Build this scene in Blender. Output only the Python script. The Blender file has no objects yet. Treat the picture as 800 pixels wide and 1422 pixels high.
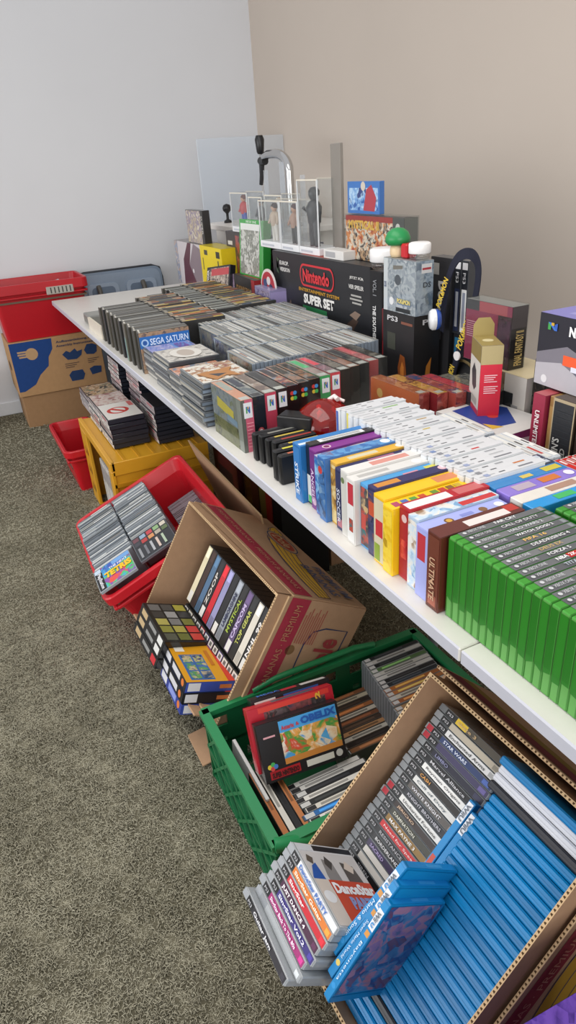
import bpy, math, random
import numpy as np
from mathutils import Matrix, Vector
rnd = random.Random(7)
SC = bpy.context.scene
COL = SC.collection
T = 0.74                      # table top height
PI = math.pi
# ------------------------------------------------------------------ colour
def lin(c):
    if isinstance(c, str):
        c = c.lstrip('#'); c = ''.join(q*2 for q in c) if len(c) == 3 else c; c = [int(c[i:i+2], 16) for i in (0, 2, 4)]
    r = []
    for v in c[:3]:
        v = v/255.0
        r.append(v/12.92 if v <= .04045 else ((v+.055)/1.055)**2.4)
    return (r[0], r[1], r[2], 1.0)
def shade(c, f):
    if isinstance(c, str):
        c = c.lstrip('#'); c = ''.join(q*2 for q in c) if len(c) == 3 else c; c = [int(c[i:i+2], 16) for i in (0, 2, 4)]
    return tuple(max(0, min(255, v*f)) for v in c)
# ------------------------------------------------------------------ materials
def newmat(name):
    m = bpy.data.materials.new(name); m.use_nodes = True
    nt = m.node_tree
    for n in list(nt.nodes): nt.nodes.remove(n)
    out = nt.nodes.new('ShaderNodeOutputMaterial')
    return m, nt, out
def bsdf(nt, out, rough=.5, spec=.5, coat=0):
    b = nt.nodes.new('ShaderNodeBsdfPrincipled')
    b.inputs['Roughness'].default_value = rough
    b.inputs['Specular IOR Level'].default_value = spec
    b.inputs['Coat Weight'].default_value = coat
    b.inputs['Coat Roughness'].default_value = .12
    nt.links.new(b.outputs[0], out.inputs[0])
    return b
def attr_mat(name, rough, spec=.5, coat=0, var=.05, bump=0, bscale=300):
    m, nt, out = newmat(name); b = bsdf(nt, out, rough, spec, coat)
    a = nt.nodes.new('ShaderNodeAttribute'); a.attribute_name = 'Col'
    tc = nt.nodes.new('ShaderNodeTexCoord')
    nz = nt.nodes.new('ShaderNodeTexNoise'); nz.inputs['Scale'].default_value = 45; nz.inputs['Detail'].default_value = 3
    nt.links.new(tc.outputs['Object'], nz.inputs['Vector'])
    mr = nt.nodes.new('ShaderNodeMapRange'); mr.inputs['To Min'].default_value = 1-var; mr.inputs['To Max'].default_value = 1+var
    nt.links.new(nz.outputs['Fac'], mr.inputs['Value'])
    vm = nt.nodes.new('ShaderNodeVectorMath'); vm.operation = 'SCALE'
    nt.links.new(a.outputs['Color'], vm.inputs[0]); nt.links.new(mr.outputs[0], vm.inputs['Scale'])
    nt.links.new(vm.outputs[0], b.inputs['Base Color'])
    if bump:
        n2 = nt.nodes.new('ShaderNodeTexNoise'); n2.inputs['Scale'].default_value = bscale
        nt.links.new(tc.outputs['Object'], n2.inputs['Vector'])
        bp = nt.nodes.new('ShaderNodeBump'); bp.inputs['Strength'].default_value = bump; bp.inputs['Distance'].default_value = .002
        nt.links.new(n2.outputs['Fac'], bp.inputs['Height']); nt.links.new(bp.outputs[0], b.inputs['Normal'])
    return m
M_CARD = attr_mat('printed_card', .42, .4, .1)
M_GLOSS = attr_mat('glossy_print', .22, .5, .3)
M_PLAS = attr_mat('coloured_plastic', .35, .5)
M_JEWEL = attr_mat('polystyrene', .16, .6, .2, .12)
M_BOARD = attr_mat('brown_corrugated_board', .85, .2, 0, .09, .25, 120)
M_MATTE = attr_mat('matte_surface', .7, .3, 0, .05)
M_METAL = None
_flat = {}
def flat(c, rough=.4, metal=0, spec=.5):
    k = (str(c), rough, metal)
    if k not in _flat:
        m, nt, out = newmat('ink_%d' % len(_flat)); b = bsdf(nt, out, rough, spec)
        b.inputs['Base Color'].default_value = lin(c); b.inputs['Metallic'].default_value = metal
        _flat[k] = m
    return _flat[k]
def clear_mat(name, tint, base, rough=.06, haze=0.0, hazecol='#ffffff'):
    m, nt, out = newmat(name)
    tr = nt.nodes.new('ShaderNodeBsdfTransparent'); tr.inputs[0].default_value = lin(tint)
    gl = nt.nodes.new('ShaderNodeBsdfGlossy'); gl.inputs['Roughness'].default_value = rough
    lw = nt.nodes.new('ShaderNodeLayerWeight'); lw.inputs['Blend'].default_value = .5
    pw = nt.nodes.new('ShaderNodeMath'); pw.operation = 'POWER'; pw.inputs[1].default_value = 4.0
    nt.links.new(lw.outputs['Facing'], pw.inputs[0])
    ad = nt.nodes.new('ShaderNodeMath'); ad.operation = 'MULTIPLY_ADD'; ad.inputs[1].default_value = .5; ad.inputs[2].default_value = base+.03
    nt.links.new(pw.outputs[0], ad.inputs[0])
    mx = nt.nodes.new('ShaderNodeMixShader')
    nt.links.new(ad.outputs[0], mx.inputs[0]); nt.links.new(tr.outputs[0], mx.inputs[1]); nt.links.new(gl.outputs[0], mx.inputs[2])
    last = mx
    if haze:
        df = nt.nodes.new('ShaderNodeBsdfDiffuse'); df.inputs[0].default_value = lin(hazecol)
        m2 = nt.nodes.new('ShaderNodeMixShader'); m2.inputs[0].default_value = haze
        nt.links.new(mx.outputs[0], m2.inputs[1]); nt.links.new(df.outputs[0], m2.inputs[2]); last = m2
    nt.links.new(last.outputs[0], out.inputs[0])
    return m
M_CLEAR = clear_mat('clear_sleeve_plastic', '#f2f4f4', .02)
M_ACRYL = clear_mat('clear_acrylic', '#fafbfb', .02, .04, .02, '#e8eaee')
M_CASE = clear_mat('smoky_clear_case_plastic', '#cdd0d2', .05, .1, .30, '#aeb2b4')
M_SHEET = clear_mat('frosted_acrylic_sheet', '#f7fbff', .02, .2, .16, '#f6faff')
M_REDT = clear_mat('red_translucent_plastic', '#e83020', .07, .06, .28, '#c01808')
_art = {}
def art(*cols, scale=22, key=0):
    k = (cols, scale, key)
    if k in _art: return _art[k]
    m, nt, out = newmat('cover_artwork_%d' % len(_art)); b = bsdf(nt, out, .25, .5, .2)
    tc = nt.nodes.new('ShaderNodeTexCoord'); oi = nt.nodes.new('ShaderNodeObjectInfo')
    ml = nt.nodes.new('ShaderNodeMath'); ml.operation = 'MULTIPLY'; ml.inputs[1].default_value = 37.0
    nt.links.new(oi.outputs['Random'], ml.inputs[0])
    va = nt.nodes.new('ShaderNodeVectorMath'); va.operation = 'ADD'
    nt.links.new(tc.outputs['Object'], va.inputs[0]); nt.links.new(ml.outputs[0], va.inputs[1])
    nz = nt.nodes.new('ShaderNodeTexNoise'); nz.inputs['Scale'].default_value = scale; nz.inputs['Detail'].default_value = 4
    nz.inputs['Distortion'].default_value = .6
    nt.links.new(va.outputs[0], nz.inputs['Vector'])
    cr = nt.nodes.new('ShaderNodeValToRGB'); cr.color_ramp.interpolation = 'EASE'
    e = cr.color_ramp.elements; n = len(cols)
    pos = [.30 + .40*i/max(1, n-1) for i in range(n)]
    e[0].position = pos[0]; e[0].color = lin(cols[0]); e[1].position = pos[-1]; e[1].color = lin(cols[-1])
    for i in range(1, n-1):
        x = e.new(pos[i]); x.color = lin(cols[i])
    vo = nt.nodes.new('ShaderNodeTexVoronoi'); vo.inputs['Scale'].default_value = scale*3.2
    nt.links.new(va.outputs[0], vo.inputs['Vector'])
    sp = nt.nodes.new('ShaderNodeSeparateColor'); nt.links.new(vo.outputs['Color'], sp.inputs[0])
    mm = nt.nodes.new('ShaderNodeMath'); mm.operation = 'MULTIPLY_ADD'; mm.inputs[1].default_value = .24; mm.inputs[2].default_value = -.12
    nt.links.new(sp.outputs[0], mm.inputs[0])
    sm = nt.nodes.new('ShaderNodeMath'); sm.operation = 'ADD'
    nt.links.new(nz.outputs['Fac'], sm.inputs[0]); nt.links.new(mm.outputs[0], sm.inputs[1])
    nt.links.new(sm.outputs[0], cr.inputs[0]); nt.links.new(cr.outputs[0], b.inputs['Base Color'])
    _art[k] = m
    return m
# ------------------------------------------------------------------ mesh builder
class MB:
    def __init__(s): s.v = []; s.f = []; s.c = []; s.m = []; s.sm = []
    def face(s, pts, col, mi=0, smooth=False):
        b = len(s.v); s.v += [tuple(p) for p in pts]; s.f.append(tuple(range(b, b+len(pts)))); s.c.append(col); s.m.append(mi); s.sm.append(smooth)
    def idx(s, verts, faces, col, mi=0, smooth=False):
        b = len(s.v); s.v += [tuple(p) for p in verts]
        for f in faces: s.f.append(tuple(b+i for i in f)); s.c.append(col); s.m.append(mi); s.sm.append(smooth)
    def box(s, x0, x1, y0, y1, z0, z1, col, mi=0, ch=0.0, cols=None):
        cols = cols or {}
        cx, cy, cz = (x0+x1)/2, (y0+y1)/2, (z0+z1)/2
        h = ((x1-x0)/2, (y1-y0)/2, (z1-z0)/2)
        ch = min(ch, h[0]*.8, h[1]*.8, h[2]*.8)
        V = {}
        vs = []
        for sx in (-1, 1):
            for sy in (-1, 1):
                for sz in (-1, 1):
                    sg = (sx, sy, sz)
                    for a in range(3):
                        if ch == 0 and a: V[sg, a] = V[sg, 0]; continue
                        p = [cx+sx*(h[0]-(ch if a != 0 else 0)), cy+sy*(h[1]-(ch if a != 1 else 0)), cz+sz*(h[2]-(ch if a != 2 else 0))]
                        V[sg, a] = len(vs); vs.append(p)
        F = []; C = []
        names = [('-x', '+x'), ('-y', '+y'), ('-z', '+z')]
        def add(ix, n, c):
            a, b_, c_ = (Vector(vs[i]) for i in ix[:3])
            if (b_-a).cross(c_-a).dot(Vector(n)) < 0: ix = ix[::-1]
            F.append(ix); C.append(c)
        for a in range(3):
            b_, c_ = (a+1) % 3, (a+2) % 3
            for sg in (-1, 1):
                q = []
                for t in ((-1, -1), (1, -1), (1, 1), (-1, 1)):
                    k = [0, 0, 0]; k[a] = sg; k[b_] = t[0]; k[c_] = t[1]; q.append(V[tuple(k), a])
                n = [0, 0, 0]; n[a] = sg
                add(q, n, cols.get(names[a][0 if sg < 0 else 1], col))
        if ch > 0:
            for a in range(3):
                b_, c_ = (a+1) % 3, (a+2) % 3
                for sb in (-1, 1):
                    for sc in (-1, 1):
                        k0 = [0, 0, 0]; k0[b_] = sb; k0[c_] = sc; k1 = list(k0); k0[a] = -1; k1[a] = 1
                        n = [0, 0, 0]; n[b_] = sb; n[c_] = sc
                        cc = cols.get(names[b_][0 if sb < 0 else 1], col)
                        add([V[tuple(k0), b_], V[tuple(k1), b_], V[tuple(k1), c_], V[tuple(k0), c_]], n, cc)
            for sx in (-1, 1):
                for sy in (-1, 1):
                    for sz in (-1, 1):
                        g = (sx, sy, sz); add([V[g, 0], V[g, 1], V[g, 2]], g, col)
        b = len(s.v); s.v += [tuple(p) for p in vs]
        for f, c in zip(F, C): s.f.append(tuple(b+i for i in f)); s.c.append(c); s.m.append(mi); s.sm.append(False)
    def tube(s, pts, r, col, n=10, mi=0, cap=True):
        rings = []; P = [Vector(p) for p in pts]
        for i, p in enumerate(P):
            d = (P[min(i+1, len(P)-1)]-P[max(i-1, 0)]).normalized()
            a = d.orthogonal().normalized() if i == 0 else (rings_a - d*rings_a.dot(d)).normalized()
            rings_a = a; b = d.cross(a); rr = r[i] if isinstance(r, (list, tuple)) else r
            rings.append([p+rr*(math.cos(2*PI*k/n)*a+math.sin(2*PI*k/n)*b) for k in range(n)])
        vs = [v for R_ in rings for v in R_]; fs = []
        for i in range(len(P)-1):
            for k in range(n): fs.append((i*n+k, i*n+(k+1) % n, (i+1)*n+(k+1) % n, (i+1)*n+k))
        s.idx(vs, fs, col, mi, True)
        if cap:
            s.face(rings[0][::-1], col, mi); s.face(rings[-1], col, mi)
    def lathe(s, prof, col, n=24, mi=0, c=(0, 0, 0), cols=None):
        vs = []; 
        for r, z in prof:
            for k in range(n): vs.append((c[0]+r*math.cos(2*PI*k/n), c[1]+r*math.sin(2*PI*k/n), c[2]+z))
        for i in range(len(prof)-1):
            fs = [(i*n+k, i*n+(k+1) % n, (i+1)*n+(k+1) % n, (i+1)*n+k) for k in range(n)]
            b = len(s.v)
            if i == 0: s.v += vs; base = b
            for f in fs: s.f.append(tuple(base+q for q in f)); s.c.append(cols[i] if cols else col); s.m.append(mi); s.sm.append(True)
    def mesh(s, name, mats):
        me = bpy.data.meshes.new(name); me.from_pydata(s.v, [], s.f)
        for m in (mats if isinstance(mats, (list, tuple)) else [mats]): me.materials.append(m)
        ca = me.color_attributes.new('Col', 'FLOAT_COLOR', 'CORNER')
        arr = []
        for f, c in zip(s.f, s.c):
            l = lin(c) if c is not None else (1, 1, 1, 1)
            arr += list(l)*len(f)
        ca.data.foreach_set('color', arr)
        me.polygons.foreach_set('material_index', s.m)
        me.polygons.foreach_set('use_smooth', s.sm)
        me.update()
        return me
    def build(s, name, mats, parent=None, M=None):
        return link(name, s.mesh(name, mats), parent, M)
def link(name, me, parent=None, M=None):
    o = bpy.data.objects.new(name, me); COL.objects.link(o)
    if parent is not None: o.parent = parent
    if M is not None: o.matrix_local = M
    return o
def tag(o, label, cat, group=None, kind=None):
    o['label'] = label; o['category'] = cat
    if group: o['group'] = group
    if kind: o['kind'] = kind
    return o
def empty(name, M=None):
    o = bpy.data.objects.new(name, None); o.empty_display_size = .02; COL.objects.link(o)
    if M is not None: o.matrix_local = M
    return o
def struct(o):
    o['kind'] = 'structure'; return o
def Tm(x, y, z): return Matrix.Translation((x, y, z))
def Rz(d): return Matrix.Rotation(math.radians(d), 4, 'Z')
def Rx(d): return Matrix.Rotation(math.radians(d), 4, 'X')
def Ry(d): return Matrix.Rotation(math.radians(d), 4, 'Y')
def M34(rows): return Matrix([list(r) for r in rows] + [[0, 0, 0, 1]])
def axes(x, y, z, o=(0, 0, 0)):
    return Matrix([[x[i], y[i], z[i], o[i]] for i in range(3)] + [[0, 0, 0, 1]])
# ------------------------------------------------------------------ lettering
_txt = {}
def text_mesh(s, bold):
    k = (s, bold)
    if k in _txt: return _txt[k]
    cu = bpy.data.curves.new('t', 'FONT'); cu.body = s; cu.size = 1; cu.resolution_u = 2
    if bold: cu.offset = bold
    o = bpy.data.objects.new('t', cu); COL.objects.link(o)
    dg = bpy.context.evaluated_depsgraph_get(); dg.update()
    me = bpy.data.meshes.new_from_object(o.evaluated_get(dg))
    bpy.data.objects.remove(o); bpy.data.curves.remove(cu)
    n = len(me.vertices); co = np.empty(n*3, np.float32); me.vertices.foreach_get('co', co); co = co.reshape(-1, 3)
    lo = co.min(0); hi = co.max(0); co = (co-(lo+hi)/2); d = hi-lo
    co[:, 0] /= max(d[0], 1e-6); co[:, 1] /= max(d[1], 1e-6); co[:, 2] = 0
    me.vertices.foreach_set('co', co.ravel()); me.update(); me.materials.clear(); me.materials.append(None)
    me.name = 'lettering'
    _txt[k] = (me, d[0]/max(d[1], 1e-6))
    return _txt[k]
_tm = {}
def letters(parent, s, F, w, h, col, bold=.02, name='lettering', rough=.45):
    """a line of lettering fitted to w x h, centred on the origin of F"""
    me, asp = text_mesh(s, bold)
    key = (s, bold, str(col), rough)
    if key not in _tm:
        m2 = me.copy(); m2.materials[0] = flat(col, rough); _tm[key] = m2
    return link(name, _tm[key], parent, F @ Matrix.Diagonal((w, h, 1, 1)))
# ------------------------------------------------------------------ printed boxes and cases
def face_frame(f, d):
    L, W, H = d
    X, Y, Z = Vector((1, 0, 0)), Vector((0, 1, 0)), Vector((0, 0, 1))
    return {'+z': (Vector((0, 0, H)), X, L, Y, W, Z), '-y': (Vector((0, 0, 0)), X, L, Z, H, -Y), '+y': (Vector((L, W, 0)), -X, L, Z, H, Y),
            '+x': (Vector((L, 0, 0)), Y, W, Z, H, X), '-x': (Vector((0, W, 0)), -Y, W, Z, H, -X)}[f]
PN = {'+z': 'top_print', '-y': 'front_print', '+y': 'back_print', '+x': 'end_print', '-x': 'end_print'}
_bm = {}
def body_mesh(name, d, base, mat, ch, cols=None):
    k = (name, tuple(round(x, 4) for x in d), str(base), mat.name, ch, str(cols))
    if k not in _bm:
        b = MB(); b.box(0, d[0], 0, d[1], 0, d[2], base, 0, ch, cols); _bm[k] = b.mesh(name, mat)
    return _bm[k]
_pm = {}
def panel(parent, f, d, layers, name, off=.0004, mat=None):
    mat = mat or M_CARD
    k = (f, tuple(round(x, 4) for x in d), str([(l[:-1], l[-1].name if hasattr(l[-1], 'name') else str(l[-1])) for l in layers]), name, mat.name)
    if k not in _pm:
        o, u, lu, v, lv, n = face_frame(f, d)
        b = MB(); mats = [mat]
        for i, l in enumerate(layers):
            c = l[-1]; mi = 0; col = c
            if hasattr(c, 'node_tree'):
                if c not in mats: mats.append(c)
                mi = mats.index(c); col = None
            base = o+n*(off+.00011*i)
            if l[0] == 'd':       # disc: centre u v, radius in metres, optional squash
                cu, cv, r = l[1:4]
                b.face([base+u*(cu*lu+r*math.cos(a*PI/10))+v*(cv*lv+r*math.sin(a*PI/10)) for a in range(20)], col, mi)
            elif l[0] == 'p':     # polygon
                b.face([base+u*(a*lu)+v*(c2*lv) for a, c2 in l[1]], col, mi)
            else:
                u0, v0, u1, v1 = l[:4]
                b.face([base+u*(u0*lu)+v*(v0*lv), base+u*(u1*lu)+v*(v0*lv), base+u*(u1*lu)+v*(v1*lv), base+u*(u0*lu)+v*(v1*lv)], col, mi)
        _pm[k] = b.mesh(name, mats)
    return link(name, _pm[k], parent)
def on_face(parent, f, d, s, u0, v0, u1, v1, col, rot=0, bold=.02, off=.0022, name='lettering'):
    o, u, lu, v, lv, n = face_frame(f, d)
    c = o+n*off+u*(lu*(u0+u1)/2)+v*(lv*(v0+v1)/2)
    w, h = lu*abs(u1-u0), lv*abs(v1-v0)
    if rot == 90: F = axes(v, -u, n, c); w, h = h, w
    elif rot == -90: F = axes(-v, u, n, c); w, h = h, w
    elif rot == 180: F = axes(-u, -v, n, c)
    else: F = axes(u, v, n, c)
    return letters(parent, s, F, w, h, col, bold, name)
def pbox(name, label, cat, d, M, base, faces=None, texts=(), group=None, mat=None, sleeve=0, ch=.0012, names=None, cols=None):
    mat = mat or M_CARD; names = names or {}
    r = link(name, body_mesh(name, d, base, mat, ch, cols), None, M); tag(r, label, cat, group)
    P = {}
    for f, ly in (faces or {}).items(): P[f] = panel(r, f, d, ly, names.get(f, PN[f]))
    for t in texts:
        f = t[0]; kw = t[7] if len(t) > 7 else {}
        on_face(P.get(f, r), f, d, *t[1:7], **kw)
    if sleeve:
        k = ('slv', tuple(round(x, 4) for x in d), sleeve)
        if k not in _bm:
            b = MB(); b.box(-sleeve, d[0]+sleeve, -sleeve, d[1]+sleeve, 0.0003, d[2]+sleeve*1.4, '#ffffff', 0, .001); _bm[k] = b.mesh('clear_sleeve', M_CLEAR)
        link('clear_sleeve', _bm[k], r)
    return r
def Yc(xmax, y0, z0, tilt=0):      # local x -> +y, local y -> -x : spine along the table's depth
    return Tm(xmax, y0, z0) @ Rz(90) @ (Rx(tilt) if tilt else Matrix())
ORD = ('first second third fourth fifth sixth seventh eighth ninth tenth eleventh twelfth thirteenth fourteenth fifteenth sixteenth seventeenth eighteenth nineteenth twentieth').split()
ORD += ['twenty-'+w for w in ORD[:9]]+['thirtieth']+['thirty-'+w for w in ORD[:9]]+['fortieth']+['forty-'+w for w in ORD[:9]]
def streaks(n, lo, hi, cols, x0=.06, x1=.96, v0=.2, v1=.8, r=rnd):
    out = []; x = x0+r.random()*.1
    for _ in range(n):
        w = lo+r.random()*(hi-lo)
        if x+w > x1: break
        out.append((x, v0, x+w, v1, r.choice(cols))); x += w+.02+.12*r.random()
    return out
# ------------------------------------------------------------------ more surface printing
def print_rect(parent, F, lu, lv, layers, name, mat=None, off=.0005):
    mat = mat or M_CARD; mats = [mat]; b = MB()
    for i, l in enumerate(layers):
        c = l[-1]; mi = 0; col = c; z = off+.00011*i
        if hasattr(c, 'node_tree'):
            if c not in mats: mats.append(c)
            mi = mats.index(c); col = None
        if l[0] == 'd':
            sq = l[4] if len(l) > 5 else 1
            b.face([(l[1]*lu+l[3]*math.cos(a*PI/14), l[2]*lv+l[3]*sq*math.sin(a*PI/14), z) for a in range(28)], col, mi)
        elif l[0] == 'p': b.face([(a*lu, q*lv, z) for a, q in l[1]], col, mi)
        elif l[0] == 'l':
            pts = [Vector((a*lu, q*lv, 0)) for a, q in l[1]]; w = l[2]/2; ring = []
            for j, pnt in enumerate(pts):
                d = (pts[min(j+1, len(pts)-1)]-pts[max(j-1, 0)]).normalized(); nn = Vector((-d.y, d.x, 0))*w
                ring.append((pnt+nn, pnt-nn))
            for (a, a2), (q, q2) in zip(ring, ring[1:]):
                b.face([(a.x, a.y, z), (a2.x, a2.y, z), (q2.x, q2.y, z), (q.x, q.y, z)], col, mi)
        else:
            u0, v0, u1, v1 = l[:4]
            b.face([(u0*lu, v0*lv, z), (u1*lu, v0*lv, z), (u1*lu, v1*lv, z), (u0*lu, v1*lv, z)], col, mi)
    return b.build(name, mats, parent, F)
def letter_at(p, x, y, s, w, h, col, rot=0, bold=.02, z=.0035, name='lettering'):
    return letters(p, s, Tm(x, y, z) @ Rz(rot), w, h, col, bold, name)
def oval(cu, cv, ru, rv, n=28, a0=0, a1=2*PI):
    return [(cu+ru*math.cos(a0+(a1-a0)*i/n), cv+rv*math.sin(a0+(a1-a0)*i/n)) for i in range(n+1)]
# ------------------------------------------------------------------ the room
def wall_mat():
    m, nt, out = newmat('painted_plaster'); b = bsdf(nt, out, .9, .15)
    tc = nt.nodes.new('ShaderNodeTexCoord'); nz = nt.nodes.new('ShaderNodeTexNoise'); nz.inputs['Scale'].default_value = 1.6; nz.inputs['Detail'].default_value = 5
    nt.links.new(tc.outputs['Object'], nz.inputs['Vector'])
    a = nt.nodes.new('ShaderNodeAttribute'); a.attribute_name = 'Col'
    mr = nt.nodes.new('ShaderNodeMapRange'); mr.inputs['To Min'].default_value = .96; mr.inputs['To Max'].default_value = 1.04
    nt.links.new(nz.outputs['Fac'], mr.inputs['Value'])
    vm = nt.nodes.new('ShaderNodeVectorMath'); vm.operation = 'SCALE'
    nt.links.new(a.outputs['Color'], vm.inputs[0]); nt.links.new(mr.outputs[0], vm.inputs['Scale']); nt.links.new(vm.outputs[0], b.inputs['Base Color'])
    n2 = nt.nodes.new('ShaderNodeTexNoise'); n2.inputs['Scale'].default_value = 180; nt.links.new(tc.outputs['Object'], n2.inputs['Vector'])
    bp = nt.nodes.new('ShaderNodeBump'); bp.inputs['Strength'].default_value = .08; bp.inputs['Distance'].default_value = .002
    nt.links.new(n2.outputs['Fac'], bp.inputs['Height']); nt.links.new(bp.outputs[0], b.inputs['Normal'])
    return m
M_WALL = wall_mat()
WX, WY = -4.09, 1.58
b = MB(); b.box(WX-.12, WX, -4.5, WY+.12, 0, 2.75, '#d8d9dc'); struct(b.build('wall_left', M_WALL))
b = MB(); b.box(WX, 4.0, WY, WY+.12, 0, 2.75, '#c2b7ac'); struct(b.build('wall_right', M_WALL))
b = MB(); b.box(WX, WX+.014, -4.5, WY, 0, .085, '#dfe2e6', ch=.003); struct(b.build('baseboard_left', M_PLAS))
b = MB(); b.box(WX+.014, 4.0, WY-.014, WY, 0, .085, '#d9d6d2', ch=.003); struct(b.build('baseboard_right', M_PLAS))
def carpet_mat(name, pile):
    m, nt, out = newmat(name); b = bsdf(nt, out, .95, .1)
    tc = nt.nodes.new('ShaderNodeTexCoord'); nz = nt.nodes.new('ShaderNodeTexNoise'); nz.inputs['Scale'].default_value = 5; nz.inputs['Detail'].default_value = 7
    nt.links.new(tc.outputs['Object'], nz.inputs['Vector'])
    n3 = nt.nodes.new('ShaderNodeTexNoise'); n3.inputs['Scale'].default_value = 160
    nt.links.new(tc.outputs['Object'], n3.inputs['Vector'])
    ad = nt.nodes.new('ShaderNodeMath'); ad.operation = 'ADD'
    mu = nt.nodes.new('ShaderNodeMath'); mu.operation = 'MULTIPLY'; mu.inputs[1].default_value = .5
    nt.links.new(n3.outputs['Fac'], mu.inputs[0]); nt.links.new(mu.outputs[0], ad.inputs[1]); nt.links.new(nz.outputs['Fac'], ad.inputs[0])
    cr = nt.nodes.new('ShaderNodeValToRGB'); e = cr.color_ramp.elements
    e[0].position = .45; e[0].color = lin(pile[0]); e[1].position = 1.0; e[1].color = lin(pile[1])
    nt.links.new(ad.outputs[0], cr.inputs[0]); nt.links.new(cr.outputs[0], b.inputs['Base Color'])
    return m
M_FLOOR = carpet_mat('carpet_backing', ('#5b5747', '#75705f'))
M_PILE = carpet_mat('carpet_yarn', ('#96917e', '#b8b39e'))
b = MB(); b.box(-6, 5, -4.5, WY, -.05, 0, '#6a6557'); struct(b.build('floor', M_FLOOR))
def carpet_pile():
    r = np.random.default_rng(3)
    reg = [(-1.55, .35, -1.35, -.1, 80000, 1.0), (-1.55, .42, -.1, .75, 20000, 1.3), (-2.75, -1.55, -1.75, .75, 30000, 1.1), (-4.05, -2.75, -2.2, .3, 7000, 1.6)]
    xs, ys, sc = [], [], []
    for x0, x1, y0, y1, den, s in reg:
        n = int((x1-x0)*(y1-y0)*den); xs.append(r.uniform(x0, x1, n)); ys.append(r.uniform(y0, y1, n)); sc.append(np.full(n, s))
    x = np.concatenate(xs); y = np.concatenate(ys); s = np.concatenate(sc); n = len(x)
    a = r.uniform(0, 2*PI, n); a2 = a+r.normal(0, .9, n); L = r.uniform(.0045, .0085, n)*s; w = r.uniform(.0007, .0011, n)*s
    cl = sum(np.sin(x*k1+y*k2+p1) for k1, k2, p1 in [(r.normal(0, 110), r.normal(0, 110), r.uniform(0, 6)) for _ in range(9)])/3.0
    h = r.uniform(.003, .007, n)*np.clip(1+.55*cl, .25, 2.2)
    P0 = np.stack([x, y, np.full(n, -.001)], 1)
    P1 = P0+np.stack([np.cos(a)*L*.45, np.sin(a)*L*.45, h], 1)
    P2 = P1+np.stack([np.cos(a2)*L*.8, np.sin(a2)*L*.8, -h*r.uniform(-.25, .7, n)], 1)
    side = np.stack([-np.sin(a), np.cos(a), np.zeros(n)], 1)*w[:, None]
    up = np.stack([np.cos(a)*w*.4, np.sin(a)*w*.4, w*1.1], 1)
    V = np.stack([P0-side, P0+side, P0+up, P1-side, P1+side, P1+up*1.1, P2-side*.75, P2+side*.75, P2+up*.8], 1).reshape(-1, 3)
    q = np.array([[0, 1, 4, 3], [1, 2, 5, 4], [2, 0, 3, 5], [3, 4, 7, 6], [4, 5, 8, 7], [5, 3, 6, 8]])
    Fq = (q[None]+(np.arange(n)*9)[:, None, None]).reshape(-1, 4)
    me = bpy.data.meshes.new('carpet_pile'); me.vertices.add(len(V)); me.vertices.foreach_set('co', V.astype(np.float32).ravel())
    me.loops.add(Fq.size); me.loops.foreach_set('vertex_index', Fq.astype(np.int32).ravel())
    me.polygons.add(len(Fq)); me.polygons.foreach_set('loop_start', np.arange(0, Fq.size, 4, dtype=np.int32))
    me.update(calc_edges=True); me.materials.append(M_PILE); me.polygons.foreach_set('use_smooth', np.ones(len(Fq), bool))
    o = link('carpet_pile', me); tag(o, 'grey-beige twisted yarn pile of the floor carpet', 'carpet', kind='stuff')
carpet_pile()
# ------------------------------------------------------------------ the tables
def table(x0, x1, label):
    t = empty('folding_table', Tm(0, 0, 0)); tag(t, label, 'table', 'white tables end to end')
    b = MB(); b.box(x0, x1, 0, .8, T-.025, T, '#dcd9d2', ch=.0025, cols={'-y': '#bfc0c9'}); b.build('tabletop', M_PLAS, t)  # aisle edge coloured greyer in place of the weaker light falling on it
    for lx in (x0+.9, x1-.75):
        for ly in (.55, .74):
            b = MB(); b.tube([(lx, ly, 0), (lx, ly, T-.025)], .016, '#8d9196', 10); b.build('leg', M_PLAS, t)
    b = MB(); b.box(x0+.12, x1-.12, .53, .57, T-.05, T-.0255, '#8d9196'); b.box(x0+.12, x1-.12, .72, .76, T-.05, T-.0255, '#8d9196'); b.build('frame', M_PLAS, t)
table(-3.63, -.0008, 'long white table loaded with game cases, reaching to the far wall')
table(.0008, 1.9, 'white table butted on the near end, carrying the green cases')
# bar counter behind
t = empty('bar_counter'); tag(t, 'white bar counter in the room corner behind the tables', 'counter')
b = MB(); b.box(-3.72, -2.75, 1.0, WY-.016, 1.03, 1.06, '#efe9e2', ch=.003); b.build('worktop', M_PLAS, t)
b = MB(); b.box(-3.66, -2.8, 1.06, WY-.016, 0, 1.0298, '#e9e4dc'); b.build('front_panel', M_PLAS, t)
b = MB(); b.box(-3.70, -3.692, 1.005, WY-.01, 1.06, 1.515, '#e6eef4', ch=.002); o = b.build('acrylic_screen', M_SHEET); tag(o, 'pale frosted acrylic screen standing in the corner behind the tap', 'screen')
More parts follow.
